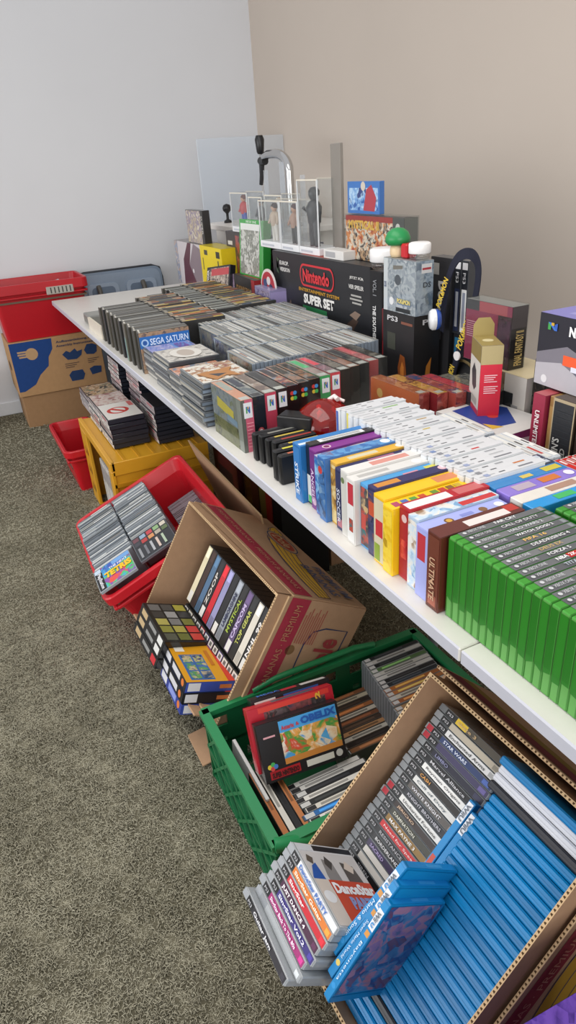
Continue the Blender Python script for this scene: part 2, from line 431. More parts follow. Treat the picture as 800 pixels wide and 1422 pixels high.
# beer tap
t = empty('beer_tap', Tm(-2.88, 1.2, 1.06)); tag(t, 'curved chrome beer tap with black lever on the bar counter', 'tap')
M_CHROME = flat('#c9c9c9', .12, 1.0)
pts = [(0, 0, 0), (0, 0, .26)] + [(-.16+.16*math.cos(a), 0, .26+.085*math.sin(a)) for a in [PI*i/14 for i in range(1, 8)]] + [(-.24, 0, .345), (-.30, 0, .335)]
b = MB(); b.tube(pts, [.021]*2+[.023]*7+[.022, .02], '#ffffff', 16); b.lathe([(0, 0), (.06, 0), (.06, .012), (.036, .02)], '#fff', 20); b.build('spout_arm', M_CHROME, t)
b = MB(); b.tube([(-.29, 0, .315), (-.325, 0, .312), (-.35, 0, .318)], .02, '#1b1c1f', 12); b.tube([(-.335, 0, .32), (-.345, 0, .25), (-.365, 0, .20)], [.016, .013, .011], '#25262a', 12); b.build('nozzle', M_PLAS, t)
b = MB(); b.tube([(-.345, 0, .32), (-.345, 0, .35)], .008, '#999', 10); b.tube([(-.345, 0, .35), (-.345, 0, .36), (-.345, 0, .42), (-.345, 0, .44)], [.014, .02, .026, .018], '#18181a', 14); b.build('lever', M_PLAS, t)
b = MB(); b.lathe([(0, 0), (.024, 0), (.022, .012), (.008, .02), (.008, .05), (.012, .056), (.024, .068), (.026, .082), (.02, .098), (0, .105)], '#161618', 20); o = b.build('knob_stand', M_PLAS, None, Tm(-3.55, 1.1, 1.06)); tag(o, 'small black ball-headed knob on the bar counter edge', 'knob')
# ------------------------------------------------------------------ oriented containers
def frame4(o, tilt, yaw, roll):
    c, s = math.cos(tilt), math.sin(tilt)
    B = Matrix(((1, 0, 0), (0, -c, s), (0, -s, -c)))
    R = Matrix.Rotation(yaw, 3, 'Z') @ Matrix.Rotation(roll, 3, 'Y')
    M = (R @ B).to_4x4(); M.translation = o
    return M
FD = frame4((-1.156, -.0419, .492), 1.0377, .0546, .0434); DU, DV, DD = .5316, .3746, .2809
FS = frame4((-.1683, .0838, .5269), .8112, .0272, -.0004); SU, SV, SD = .3766, .4971, .241
FR = frame4((-1.7507, .1075, .4159), .4069, -.0337, .0007); RU, RV, RD = .5844, .4632, .235
def rrect(u0, u1, v0, v1, r, n=5):
    pts = []
    for cx, cy, a in ((u1-r, v1-r, 0), (u0+r, v1-r, 90), (u0+r, v0+r, 180), (u1-r, v0+r, 270)):
        for i in range(n+1):
            t_ = math.radians(a+90*i/n); pts.append((cx+r*math.cos(t_), cy+r*math.sin(t_)))
    return pts
def tub(name, U, V, D, M, col, label, cat, ribs=True, rim=.035, mat=None):
    """stacking container: u,v rim plane, w downwards; rounded corners, flanged rim, ribs"""
    mat = mat or M_PLAS
    r0 = empty(name, M); tag(r0, label, cat)
    prof = [(.045, D), (.022, rim), (.004, rim), (0, rim-.004), (0, .004), (.003, 0), (.013, 0), (.016, .004), (.03, rim+.01), (.052, D-.006)]
    b = MB(); rings = []
    for ins, w in prof: rings.append([(p[0], p[1], w) for p in rrect(ins, U-ins, ins, V-ins, max(.012, .034-ins*.3))])
    n = len(rings[0]); vs = [q for rg in rings for q in rg]; fs = []
    for i in range(len(rings)-1):
        for k in range(n): fs.append((i*n+k, (i+1)*n+k, (i+1)*n+(k+1) % n, i*n+(k+1) % n))
    b.idx(vs, fs, col, 0, False); b.face(rings[0], col); b.face(rings[-1][::-1], col)
    b.build('body', mat, r0)
    if ribs:
        b = MB(); h = rim+.012
        b.box(.012, U-.012, V-.022, V-.008, h+.0, h+.012, col, ch=.003); b.box(.012, U-.012, .008, .022, h, h+.012, col, ch=.003)
        b.box(.008, .022, .02, V-.02, h, h+.012, col, ch=.003); b.box(U-.022, U-.008, .02, V-.02, h, h+.012, col, ch=.003)
        b.build('stiffening_rib', mat, r0)
    return r0
RED = '#b3121f'
tub('storage_tub', RU, RV, RD, FR, '#c81e2a', 'red plastic tub tilted on the carpet, packed with clear disc cases', 'tub')
CB, CBi, CBe = '#b08e70', '#9a7750', '#c9ab84'
def carton(name, U, V, D, M, label, cat, t=.005, lip=0):
    r = empty(name, M); tag(r, label, cat)
    b = MB()
    for a in ((-t, 0, -t, V+t, lip, D), (U, U+t, -t, V+t, 0, D), (0, U, -t, 0, 0, D), (0, U, V, V+t, 0, D)):
        b.box(a[0], a[1], a[2], a[3], a[4], a[5], CB, cols={'-z': CBe, '+z': CB})
    b.box(-t, U+t, -t, V+t, D, D+t, CB)
    b.build('walls', M_BOARD, r)
    return r
# fluted cut edge: light liner lines with dark flutes between
def flutes(parent, p0, p1, t, n_, up):
    b = MB(); d = (Vector(p1)-Vector(p0)); L = d.length; d.normalize(); s_ = d.cross(Vector(up)).normalized()
    k = int(L/.0075)
    for i in range(k):
        c = Vector(p0)+d*(i+.5)*.0075+Vector(up)*.0004
        b.face([c-d*.002-s_*t*.26, c+d*.002-s_*t*.26, c+d*.0008+s_*t*.26, c-d*.0012+s_*t*.26], '#4d3822')
    return b.build('fluted_edge', M_BOARD, parent)
# ---- Dole banana carton lying on its side
dole = carton('banana_carton', DU, DV, DD, FD, 'tipped banana carton with red band and yellow bananas, full of boxed games', 'carton', .006)
def banana_layers():
    Y, K = '#cda23a', '#34375a'
    L = []
    body = [(.13, .96)]+[(.13+.012*i, .9-.055*i) for i in range(4)]+[(.2, .66), (.32, .42), (.48, .26), (.66, .16), (.84, .11), (.99, .1), (.99, .34), (.86, .42), (.70, .52), (.55, .64), (.42, .78), (.32, .88), (.22, .93)]
    L.append(('p', body, Y))
    for off in (.0, .07, .14, .21):
        L.append(('l', [(.16+off*.4, .80+off*.45), (.24+off*.6, .58+off*.9), (.38+off*.6, .36+off), (.58+off*.4, .22+off), (.80, .13+off), (.985, .10+off)], .0022, K))
    L.append(('l', body+[body[0]], .0028, K))
    return L
sl = MB(); e = .008
sl.box(-e, DU+e, -e-.003, -e+.003, .045, DD+.008, CB, ch=.001, cols={'-z': CBe}); sl.box(DU+e-.002, DU+e+.004, -e, DV+e, .03, DD+.008, CB, ch=.001, cols={'-z': CBe}); sl.box(-e-.004, -e+.002, -e, DV+e, .02, DD+.008, CB, ch=.001)
sl = sl.build('outer_sleeve', M_BOARD, dole)
# print on the upper side (v = 0 face): x along u, y along w, normal -v
F = axes((1, 0, 0), (0, 0, 1), (0, -1, 0), (0, -e-.0032, .045)); H = DD-.045
pr = print_rect(sl, F, DU, H, [(0, .03, 1, .27, '#9e3344'), ('p', [(0, 0), (1, 0), (1, .03), (0, .03)], CB)], 'red_band', M_BOARD)
letter_at(pr, DU*.5, H*.155, '· PREMIUM BANANAS ·  PREMIUM BANANAS ·', DU*.94, .016, '#b77e62', 0, 0)
pr = print_rect(sl, axes((1, 0, 0), (0, 0, 1), (0, -1, 0), (0, -e-.0032, .045+H*.3)), DU, H*.7, banana_layers(), 'banana_picture', M_BOARD, .0009)
letter_at(pr, DU*.80, H*.56, 'PREMIUM', .17, .030, '#2c3860', 0, .03, .0045); letter_at(pr, DU*.80, H*.38, 'BANANAS', .17, .030, '#2c3860', 0, .03, .0045)
pl = print_rect(sl, axes((1, 0, 0), (0, 0, 1), (0, -1, 0), (DU*.2, -e-.0032, .045+H*.62)), .16, .075, [('p', oval(.5, .5, .5, .5), CB), ('l', oval(.5, .5, .46, .44), .004, '#35405e'), ('p', oval(.5, .5, .38, .34), '#a84a3a')], 'brand_oval', M_BOARD, .002)
letter_at(pl, .08, .0375, 'Dole', .085, .034, '#c99b6a', 0, .02)
# print on the right end (u = U): x along -v?, seen with w across; normal +u
pr = print_rect(sl, axes((0, -1, 0), (0, 0, -1), (1, 0, 0), (DU+e+.0042, DV+e, .100)), DV+e*2, .062, [(0, .0, 1, .95, '#9e3344')], 'red_band', M_BOARD)
letters(pr, '· PREMIUM BANANAS · PREMIUM', Tm((DV+2*e)/2, .030, .0035), DV*.95, .020, '#b77e62', 0)
pl = print_rect(sl, axes((0, -1, 0), (0, 0, -1), (1, 0, 0), (DU+e+.0042, DV*.62, DD*.95)), .17, .135, [('l', [(.0, .05), (.02, .5), (.10, .8), (.3, .93), (.7, .95), (.92, .86), (1, .6), (1, .05), (.0, .05)], .004, '#35405e'), ], 'brand_badge', M_BOARD)
letter_at(pl, .085, .058, 'Dole', .12, .066, '#9c3a3e', 0, .03)
pl = print_rect(sl, axes((0, -1, 0), (0, 0, -1), (1, 0, 0), (DU+e+.0042, DV*.30, DD*.62)), .1, .09, [(0, .08*i+.1, 1-.1*(i % 3), .08*i+.13, '#a4564c') for i in range(9)], 'small_print', M_BOARD)
# dark hand hole and felt pen on the end
print_rect(sl, axes((0, -1, 0), (0, 0, -1), (1, 0, 0), (DU+e+.0042, DV*.42, DD*.46)), .05, .05, [('d', .5, .5, .014, '#7d5f3f')], 'hand_hole', M_BOARD)
pf = print_rect(sl, axes((0, -1, 0), (0, 0, -1), (1, 0, 0), (DU+e+.0042, DV*.80, DD*.50)), .1, .04, [('l', [(.0, .2), (.12, .8), (.2, .3), (.3, .8), (.4, .3), (.6, .6)], .003, '#3b3530')], 'felt_pen_scrawl', M_BOARD)
# torn lip and the flaps of the tipped carton
b = MB()
b.idx([(0, -.0085, .03), (DU*.22, -.0085, .04), (DU*.22, -.0085, .02), (DU*.27, -.0085, .012), (DU*.62, -.0085, .02), (DU*.64, -.0085, .006), (DU, -.0085, 0), (DU, -.0085, .05), (0, -.0085, .05)], [(0, 1, 2, 3, 4, 5, 6, 7, 8)], CB)
b.build('torn_lip', M_BOARD, dole)
b = MB(); b.box(0.0, DU*.9, DV+.006, DV+.011, -.03, .0, CB, ch=.001); b.build('lower_flap', M_BOARD, dole)
flutes(dole, (-.003, 0, 0), (-.003, DV, 0), .006, 0, (0, 0, -1)); flutes(dole, (DU+.003, 0, 0), (DU+.003, DV, 0), .006, 0, (0, 0, -1)); flutes(dole, (0, -.003, 0), (DU, -.003, 0), .006, 0, (0, 0, -1))
# ---- the near carton with PS3 / Wii U cases
near = carton('banana_carton', SU, SV, SD, FS, 'tilted brown carton of black-spined and bright blue cases in the near corner', 'carton', .006)
b = MB()
b.box(SU+.012, SU+.018, -.02, SV+.02, .04, SD+.012, CB, ch=.001, cols={'-z': CBe}); b.box(-.01, SU+.018, -.024, -.018, .012, SD+.012, CB, ch=.001, cols={'-z': CBe})
b.box(-.014, -.0085, -.02, SV+.02, .05, SD+.012, CB); sl2 = b.build('outer_sleeve', M_BOARD, near)
pr = print_rect(sl2, axes((0, -1, 0), (0, 0, -1), (1, 0, 0), (SU+.0182, SV+.02, .10)), SV+.04, .05, [(0, .0, 1, .9, '#86303a')], 'red_band', M_BOARD)
letter_at(pr, .27, .028, 'PREMIUM BANANAS · PREMIUM BANANAS ·', .5, .018, '#a86a58', 0, 0)
pr = print_rect(sl2, axes((0, -1, 0), (0, 0, -1), (1, 0, 0), (SU+.0182, SV+.02, SD)), SV+.04, SD-.1, [('p', oval(.6, .0, .42, .9, 20, 0, PI), '#b08a30'), ('l', oval(.6, .0, .42, .9, 20, 0, PI), .003, '#3a3c58'), ('l', oval(.6, .0, .33, .64, 20, 0, PI), .003, '#3a3c58'), ('l', oval(.6, .0, .24, .38, 20, 0, PI), .003, '#3a3c58')], 'banana_picture', M_BOARD)
pr = print_rect(sl2, axes((1, 0, 0), (0, 0, 1), (0, -1, 0), (0, -.0242, .016)), SU, .06, [(0, .1, 1, 1, '#7a2f36'), (0, 1, 1, 1.7, '#8a7030')], 'red_band', M_BOARD)
flutes(near, (-.003, 0, 0), (-.003, SV, 0), .006, 0, (0, 0, -1)); flutes(near, (SU+.003, 0, 0), (SU+.003, SV, 0), .006, 0, (0, 0, -1)); flutes(near, (0, -.003, 0), (SU, -.003, 0), .006, 0, (0, 0, -1)); flutes(near, (0, SV+.003, 0), (SU, SV+.003, 0), .006, 0, (0, 0, -1))
flutes(near, (SU+.015, -.02, .04), (SU+.015, SV+.02, .04), .006, 0, (0, 0, -1)); flutes(near, (-.01, -.021, .012), (SU+.018, -.021, .012), .006, 0, (0, 0, -1))
# ---- green ventilated crate
def green_crate():
    x0, x1, y0, y1, h = -.625, -.215, -.228, .383, .215; G, G2 = '#1e6b42', '#1a5f3a'
    r = empty('bread_crate', Tm(0, 0, 0)); tag(r, 'green ventilated plastic crate of cases on the carpet between two cartons', 'crate')
    tp = .03
    b = MB(); b.box(x0+tp, x1-tp, y0+tp*.7, y1-tp*.7, 0.002, .012, G2); b.build('bottom', M_PLAS, r)
    def wall(A, Bv, inn, name, holes, ribs):   # A,B top outer corners; wall leans inward at the foot
        A = Vector(A); Bv = Vector(Bv); d = (Bv-A); L = d.length; d.normalize(); n_ = Vector(inn)
        def P(s, z, k): return A+d*s+n_*(k+(h-z)*.02)+Vector((0, 0, z-h))
        b = MB()
        def blk(s0, s1, z0, z1, k0, k1, c):
            v = [P(s, z, k) for s in (s0, s1) for z in (z0, z1) for k in (k0, k1)]
            for f in ((0, 1, 3, 2), (4, 6, 7, 5), (0, 4, 5, 1), (2, 3, 7, 6), (0, 2, 6, 4), (1, 5, 7, 3)): b.face([v[i] for i in f], c)
        n = max(4, int(L/.075)); st = L/n; zs = [.004, .03, .062, .10, .118, .155, .185, h-.012]
        for i, (z0, z1) in enumerate(zip(zs, zs[1:])):
            if i % 2 == 0: blk(0, L, z0, z1, .004, .009, G2)
            else:
                for j in range(n):
                    w0 = st*.26 if (holes and i != 3) else (st*.36 if holes else st)
                    blk(j*st, j*st+w0, z0, z1, .004, .009, G2); blk((j+1)*st-w0 if holes else (j+.5)*st, (j+1)*st, z0, z1, .004, .009, G2)
        if ribs:                                   # raised diamond ribs on the outside
            for j in range(n*1):
                for za, zb in ((.008, .10), (.10, .19)):
                    for fl in (0, 1):
                        s0 = j*st; a_, c_ = (s0, s0+st) if fl == 0 else (s0+st, s0)
                        q = [P(a_-.005, za, -.002), P(a_+.005, za, -.002), P(c_+.005, zb, -.002), P(c_-.005, zb, -.002)]
                        q2 = [P(a_-.005, za, .005), P(a_+.005, za, .005), P(c_+.005, zb, .005), P(c_-.005, zb, .005)]
                        b.face(q, '#237a4b')
                        for k in range(4): b.face([q[k], q[(k+1) % 4], q2[(k+1) % 4], q2[k]], G)
        blk(-.002, L+.002, h-.014, h, -.008, .014, '#26824f'); blk(0, L, .096, .106, -.003, .009, G); blk(0, L, 0, .012, -.002, .01, G)
        b.build(name, M_PLAS, r)
    wall((x0, y0, h), (x1, y0, h), (0, 1, 0), 'side_wall', False, True)
    wall((x1, y1, h), (x0, y1, h), (0, -1, 0), 'side_wall', True, False)
    wall((x0, y1, h), (x0, y0, h), (1, 0, 0), 'side_wall', True, False)
    wall((x1, y0, h), (x1, y1, h), (-1, 0, 0), 'side_wall', True, False)
    b = MB(); b.tube([(x1-.004, y0+.0, h), (x1+.004, y0+.03, h-.004), (x1+.004, y0+.06, h-.018), (x1+.004, y0+.11, h-.02), (x1+.004, y0+.16, h-.02), (x1+.004, y0+.19, h-.004)], .012, '#2c9158', 12); b.build('grip', M_PLAS, r)
    b = MB(); b.tube([(x0+.004, y0+.13, h+.006), (x0+.004, y0+.19, h+.018), (x0+.004, y0+.42, h+.018), (x0+.004, y0+.48, h+.006)], .008, '#26824f', 10); b.build('grip', M_PLAS, r)
green_crate()
# ---- yellow crate on its side with the film cases
def yellow_crate():
    x0, x1, y0, y1, h = -2.48, -1.86, -.13, .26, .385; Yc_ = '#d19a26'; Y2 = '#c08a1e'
    r = empty('stacking_crate'); tag(r, 'mustard yellow crate on its side under the table, carrying film cases', 'crate')
    b = MB()
    b.box(x0, x1, y0, y1, h-.012, h, Yc_, ch=.002)
    for i in range(6): b.box(x0-.003, x1+.003, y0+.05+.06*i, y0+.062+.06*i, h-.02, h+.003, Y2, ch=.001)
    b.box(x0-.006, x1+.006, y0-.006, y0+.012, h-.03, h+.005, Yc_, ch=.002); b.box(x1-.004, x1+.006, y0, y1, h-.05, h+.005, Yc_, ch=.002)
    b.build('top_side', M_PLAS, r)
    b = MB(); b.box(x0, x0+.012, y0, y1, 0, h-.013, Y2); b.box(x0-.006, x0+.12, y0-.006, y0+.01, 0, h-.031, Yc_, ch=.003); b.build('end_wall', M_PLAS, r)
    b = MB(); b.box(x1-.012, x1, y0, y1, 0, h-.013, Yc_); b.box(x1-.05, x1+.006, y0-.006, y0+.01, 0, h-.031, Yc_, ch=.003)
    for i in range(4): b.box(x1, x1+.006, y0, y1, .06+.075*i, .075+.075*i, Y2)
    b.build('end_wall', M_PLAS, r)
    b = MB(); b.box(x0+.012, x1-.012, y1-.01, y1, 0.013, h-.013, Y2); b.box(x0+.12, x1-.05, y0, y1-.01, 0, .012, Y2); b.build('base_side', M_PLAS, r)
    b = MB()
    for i in range(3):
        for j in range(2): b.idx([(x0+.035+.04*j, y0-.0068, .06+.09*i), (x0+.065+.04*j, y0-.0068, .06+.09*i), (x0+.05+.04*j, y0-.0068, .10+.09*i)], [(0, 1, 2)], '#6d4c10')
    b.build('vent_hole', M_PLAS, r)
yellow_crate()
# ---- red bin behind it, moving box, red crate and grey lid by the far wall
tub('storage_tub', .5, .21, .225, Matrix.Translation((-3.02, -.015, .225)) @ Matrix(((1, 0, 0, 0), (0, -1, 0, 0), (0, 0, -1, 0), (0, 0, 0, 1))), '#bd1522', 'small red tub on the carpet beyond the yellow crate', 'tub')
pbox('game_case', 'flat dark case lying in the small red tub', 'case', (.19, .135, .015), Tm(-2.80, -.195, .1), '#4b4038', {'+z': [(.04, .06, .96, .94, art('#3a3530', '#7d6b58', '#b9aa90'))]})
mv = empty('moving_box', Tm(-4.07, -.29, 0)); tag(mv, 'brown moving box with blue corner print standing by the far wall', 'box')
b = MB(); b.box(.012, .36, .012, .52, 0, .23, '#9d7a58', ch=.002); b.build('lower_box', M_BOARD, mv)
b = MB(); b.box(0, .372, 0, .532, .2, .525, '#b08a62', ch=.003); up = b.build('upper_box', M_BOARD, mv)
pr = print_rect(up, axes((0, 1, 0), (0, 0, 1), (1, 0, 0), (.3722, 0, .2)), .532, .325, [('p', [(.01, .99), (.47, .99), (.46, .8), (.40, .66), (.38, .5), (.27, .36), (.2, .2), (.07, .1), (.01, .1)], '#24447e'), ('d', .23, .76, .035, '#b89670'), (.08, .80, .22, .83, '#b89670'), (.08, .755, .22, .785, '#b89670'), (.09, .71, .22, .74, '#b89670'),
    ('p', [(.55, .66), (.6, .72), (.64, .68), (.70, .74), (.72, .68), (.78, .70), (.76, .60), (.70, .54), (.60, .55)], '#2a3f66'), ('p', [(.82, .60), (.80, .68), (.84, .78), (.90, .78), (.95, .74), (.94, .62), (.90, .58)], '#2a3f66'), ('p', [(.60, .14), (.58, .26), (.62, .33), (.74, .33), (.76, .24), (.73, .14)], '#2a3f66'), ('p', [(.84, .20), (.82, .32), (.88, .36), (.96, .34), (.95, .22)], '#2a3f66')]
    + [(.56, .47-.035*i, .72-.03*i, .483-.035*i, '#5a4a44') for i in range(3)]+[(.82, .50-.035*i, .95-.03*i, .513-.035*i, '#5a4a44') for i in range(3)], 'blue_print', M_BOARD)
letter_at(pr, .37, .292, 'Aufbauanleitung /', .2, .017, '#2e3a58', 0, .02); letter_at(pr, .385, .268, 'Assembly Instructions /', .235, .017, '#2e3a58', 0, .02)
print_rect(up, axes((1, 0, 0), (0, 0, 1), (0, -1, 0), (.12, -.0002, .33)), .13, .06, [('p', oval(.5, .5, .5, .5), '#4a3826')], 'hand_hole', M_BOARD)
cr = tub('storage_crate', .37, .56, .315, Matrix.Translation((-4.05, .235, .842)) @ Matrix(((1, 0, 0, 0), (0, -1, 0, 0), (0, 0, -1, 0), (0, 0, 0, 1))), '#b50f1e', 'large red storage crate on top of the moving box', 'crate', True, .055)
b = MB(); b.box(.3585, .372, .09, .245, .03, .075, '#a9a49b', ch=.003)
for i in range(6): b.box(.3722, .3725, .105+.022*i, .112+.022*i, .036, .068, '#3c3a38')
b.build('address_label', M_CARD, cr)
for i, (yy, w_, c_, lb, tilt) in enumerate([(.07, .11, '#c9cdd6', 'pale grey sheet standing in the large red crate', 12), (-.10, .15, '#c4b8a2', 'row of beige leaflets lying in the large red crate', 4)]):
    pbox('paper_sheaf', lb, 'paper', (.2, w_, .03), Tm(-3.98, yy-.06, .76) @ Rx(tilt), c_, {'+z': [(0, .1*k+.04, 1, .1*k+.06, '#8d8478') for k in range(9)]}, mat=M_MATTE)
b = MB(); b.box(.02, .35, .02, .52, .08, .09, '#6a5a4c'); o = b.build('folded_leaflets', M_MATTE, None, Tm(-4.05, -.30, .66)); tag(o, 'flat layer of folded leaflets filling the large red crate', 'paper')
# grey moulded panel
gp = empty('moulded_panel', Tm(-4.0, .22, 0) @ Ry(-4)); tag(gp, 'blue-grey moulded plastic panel leaning on the far wall by the red crate', 'panel')
def rr_plate(b, y0, y1, z0, z1, x, th, col, r=.03):
    P = rrect(y0, y1, z0, z1, r); f = [(x+th, p[0], p[1]) for p in P]; k = [(x, p[0], p[1]) for p in P]
    b.face(f, col); n = len(P)
    for i in range(n): b.face([k[i], k[(i+1) % n], f[(i+1) % n], f[i]], col)
b = MB(); rr_plate(b, 0, .56, .02, .815, 0, .03, '#7b8a9c', .05); rr_plate(b, .014, .546, .034, .80, .03, .004, '#8b9aac', .045); b.build('shell', M_PLAS, gp)
b = MB(); 
for y0, y1 in ((.06, .26), (.31, .51)):
    rr_plate(b, y0, y1, .60, .745, .034, .012, '#99a8ba', .03); rr_plate(b, y0+.025, y1-.025, .62, .725, .046, .003, '#66768a', .025)
b.build('recess_ring', M_PLAS, gp)
for y_ in (.13, .42):
    b = MB(); b.tube([(.05, y_, .56), (.075, y_, .58), (.075, y_, .70), (.05, y_, .73)], .016, '#55524c', 10); b.build('handle', M_PLAS, gp)
b = MB(); b.tube([(.02, .04, .815), (.02, .01, .80), (.02, 0, .74), (.02, 0, .3)], .009, '#20242b', 8); b.tube([(.02, .02, .81), (.02, .06, .818), (.02, .5, .818), (.02, .55, .80), (.02, .56, .74), (.02, .56, .3)], .009, '#20242b', 8); b.build('edge_trim', M_PLAS, gp)
b = MB(); b.lathe([(0, 0), (.05, 0), (.062, .012), (.075, .24), (.078, .30), (.08, .31), (.074, .31), (.068, .25), (0, .25)], '#8fa0b0', 24); b.lathe([(.08, .29), (.083, .295), (.083, .315), (.076, .32), (0, .318)], '#b9c6cf', 24); o = b.build('lidded_tub', M_PLAS, None, Tm(-3.40, .38, 0)); tag(o, 'grey-blue round lidded tub on the floor under the far table end', 'tub')
b = MB(); b.box(0, .16, 0, .12, 0, .36, '#17181b', ch=.012); o = b.build('equipment_case', M_PLAS, None, Tm(-4.02, -.60, 0)); tag(o, 'black upright case edge on the carpet beside the moving box', 'case')
# ------------------------------------------------------------------ cases on the table
GREYS = ['#8d9092', '#a3a6a6', '#b9bbb8', '#75787a', '#c9c9c2', '#5a5c5e', '#9a958c']
CMIX = ['#8a4a2a', '#c9742c', '#5f3a24', '#b7a88c', '#3a3330', '#8f2f28', '#d2b24a', '#586048', '#394a66', '#9b8f80']
# Xbox One block ------------------------------------------------------------
XT = [('FAR CRY', '#f0f0f0'), ('CALL OF DUTY', '#d8d8d8'), ('HALO WARS 2', '#d0d4d6'), ('WATCH_DOGS 2', '#f4f4f4'), ('FIFA 16', '#f0c060'), ('DEADRISING 4', '#e4e4e4'), ('DEUS EX', '#c9a860'), ('FORZA 5', '#e8e8e8'), ('NBA 2K', '#ffffff'), ('TITANFALL', '#b8c4cc'),
      ('HALO 5', '#c0a080'), ('FIFA 17', '#ffffff'), ('DESTINY', '#e0e0e0'), ('BATTLEFIELD', '#e8dcc0'), ('FALLOUT 4', '#d8d8a0'), ('MADDEN 16', '#f0f0f0'), ('THE CREW', '#d0d0d0'), ('UFC 2', '#e8e8e8'), ('STEEP', '#e0e0e0'), ('FORZA 6', '#ffffff')]
def xbox(i, row, xmax, y0, label):
    d = (.172, .0142, .137); sp = ['#686a6c', '#5e6063', '#747677', '#585a5d'][i*7 % 4]
    M = Yc(xmax, y0, T)
    r = link('game_case', body_mesh('game_case', d, '#2a7a1e', M_PLAS, .0016, {'-x': '#5c9e4c', '+z': '#3a922c'}), None, M)
    tag(r, label, 'game case', 'green game cases on the near table')
    k = 'xin'
    panel(r, '-x', d, [(.04, .30, .96, .97, '#1c6e16' if i % 2 else '#237a1b'), ('p', [(.04, .31), (.96, .31), (.96, .22+.05*(i % 2)), (.04, .27-.03*(i % 3))], '#21751a'), (.05, .0, .10, .98, '#2f8222'), (.89, .02, .94, .98, '#4a9a3c' if i % 2 else '#26741e')], 'end_edge', mat=M_PLAS)
    s_ = panel(r, '+z', d, [(.08, .06, .985, .94, sp), (.93, .15, .97, .85, '#8b9093')], 'spine_label')
    on_face(s_, '+z', d, 'XBOX ONE', .155, .29, .335, .71, '#c4c6c8', bold=.005); 
    b = MB(); o_, u, lu, v, lv, n = face_frame('+z', d)
    panel(s_, '+z', d, [('d', .125, .5, .003, '#c8cacc')], 'badge', .0015)
    t, c = XT[(i+row*5) % len(XT)]
    on_face(s_, '+z', d, t, .44, .27, .44+min(.40, .033*len(t)), .73, c, bold=.01)
    if t == 'NBA 2K': panel(s_, '+z', d, [(.56, .12, .74, .88, '#c02a2a')], 'colour_flash', .0012)
for i in range(25):
    xbox(i, 0, -.0615+.0148*i, .033, 'grey-spined green case, %s from the far end of the front green row' % ORD[i])
for i in range(20):
    xbox(i, 1, -.045+.0148*i, .217, 'grey-spined green case, %s from the far end of the back green row' % ORD[i])
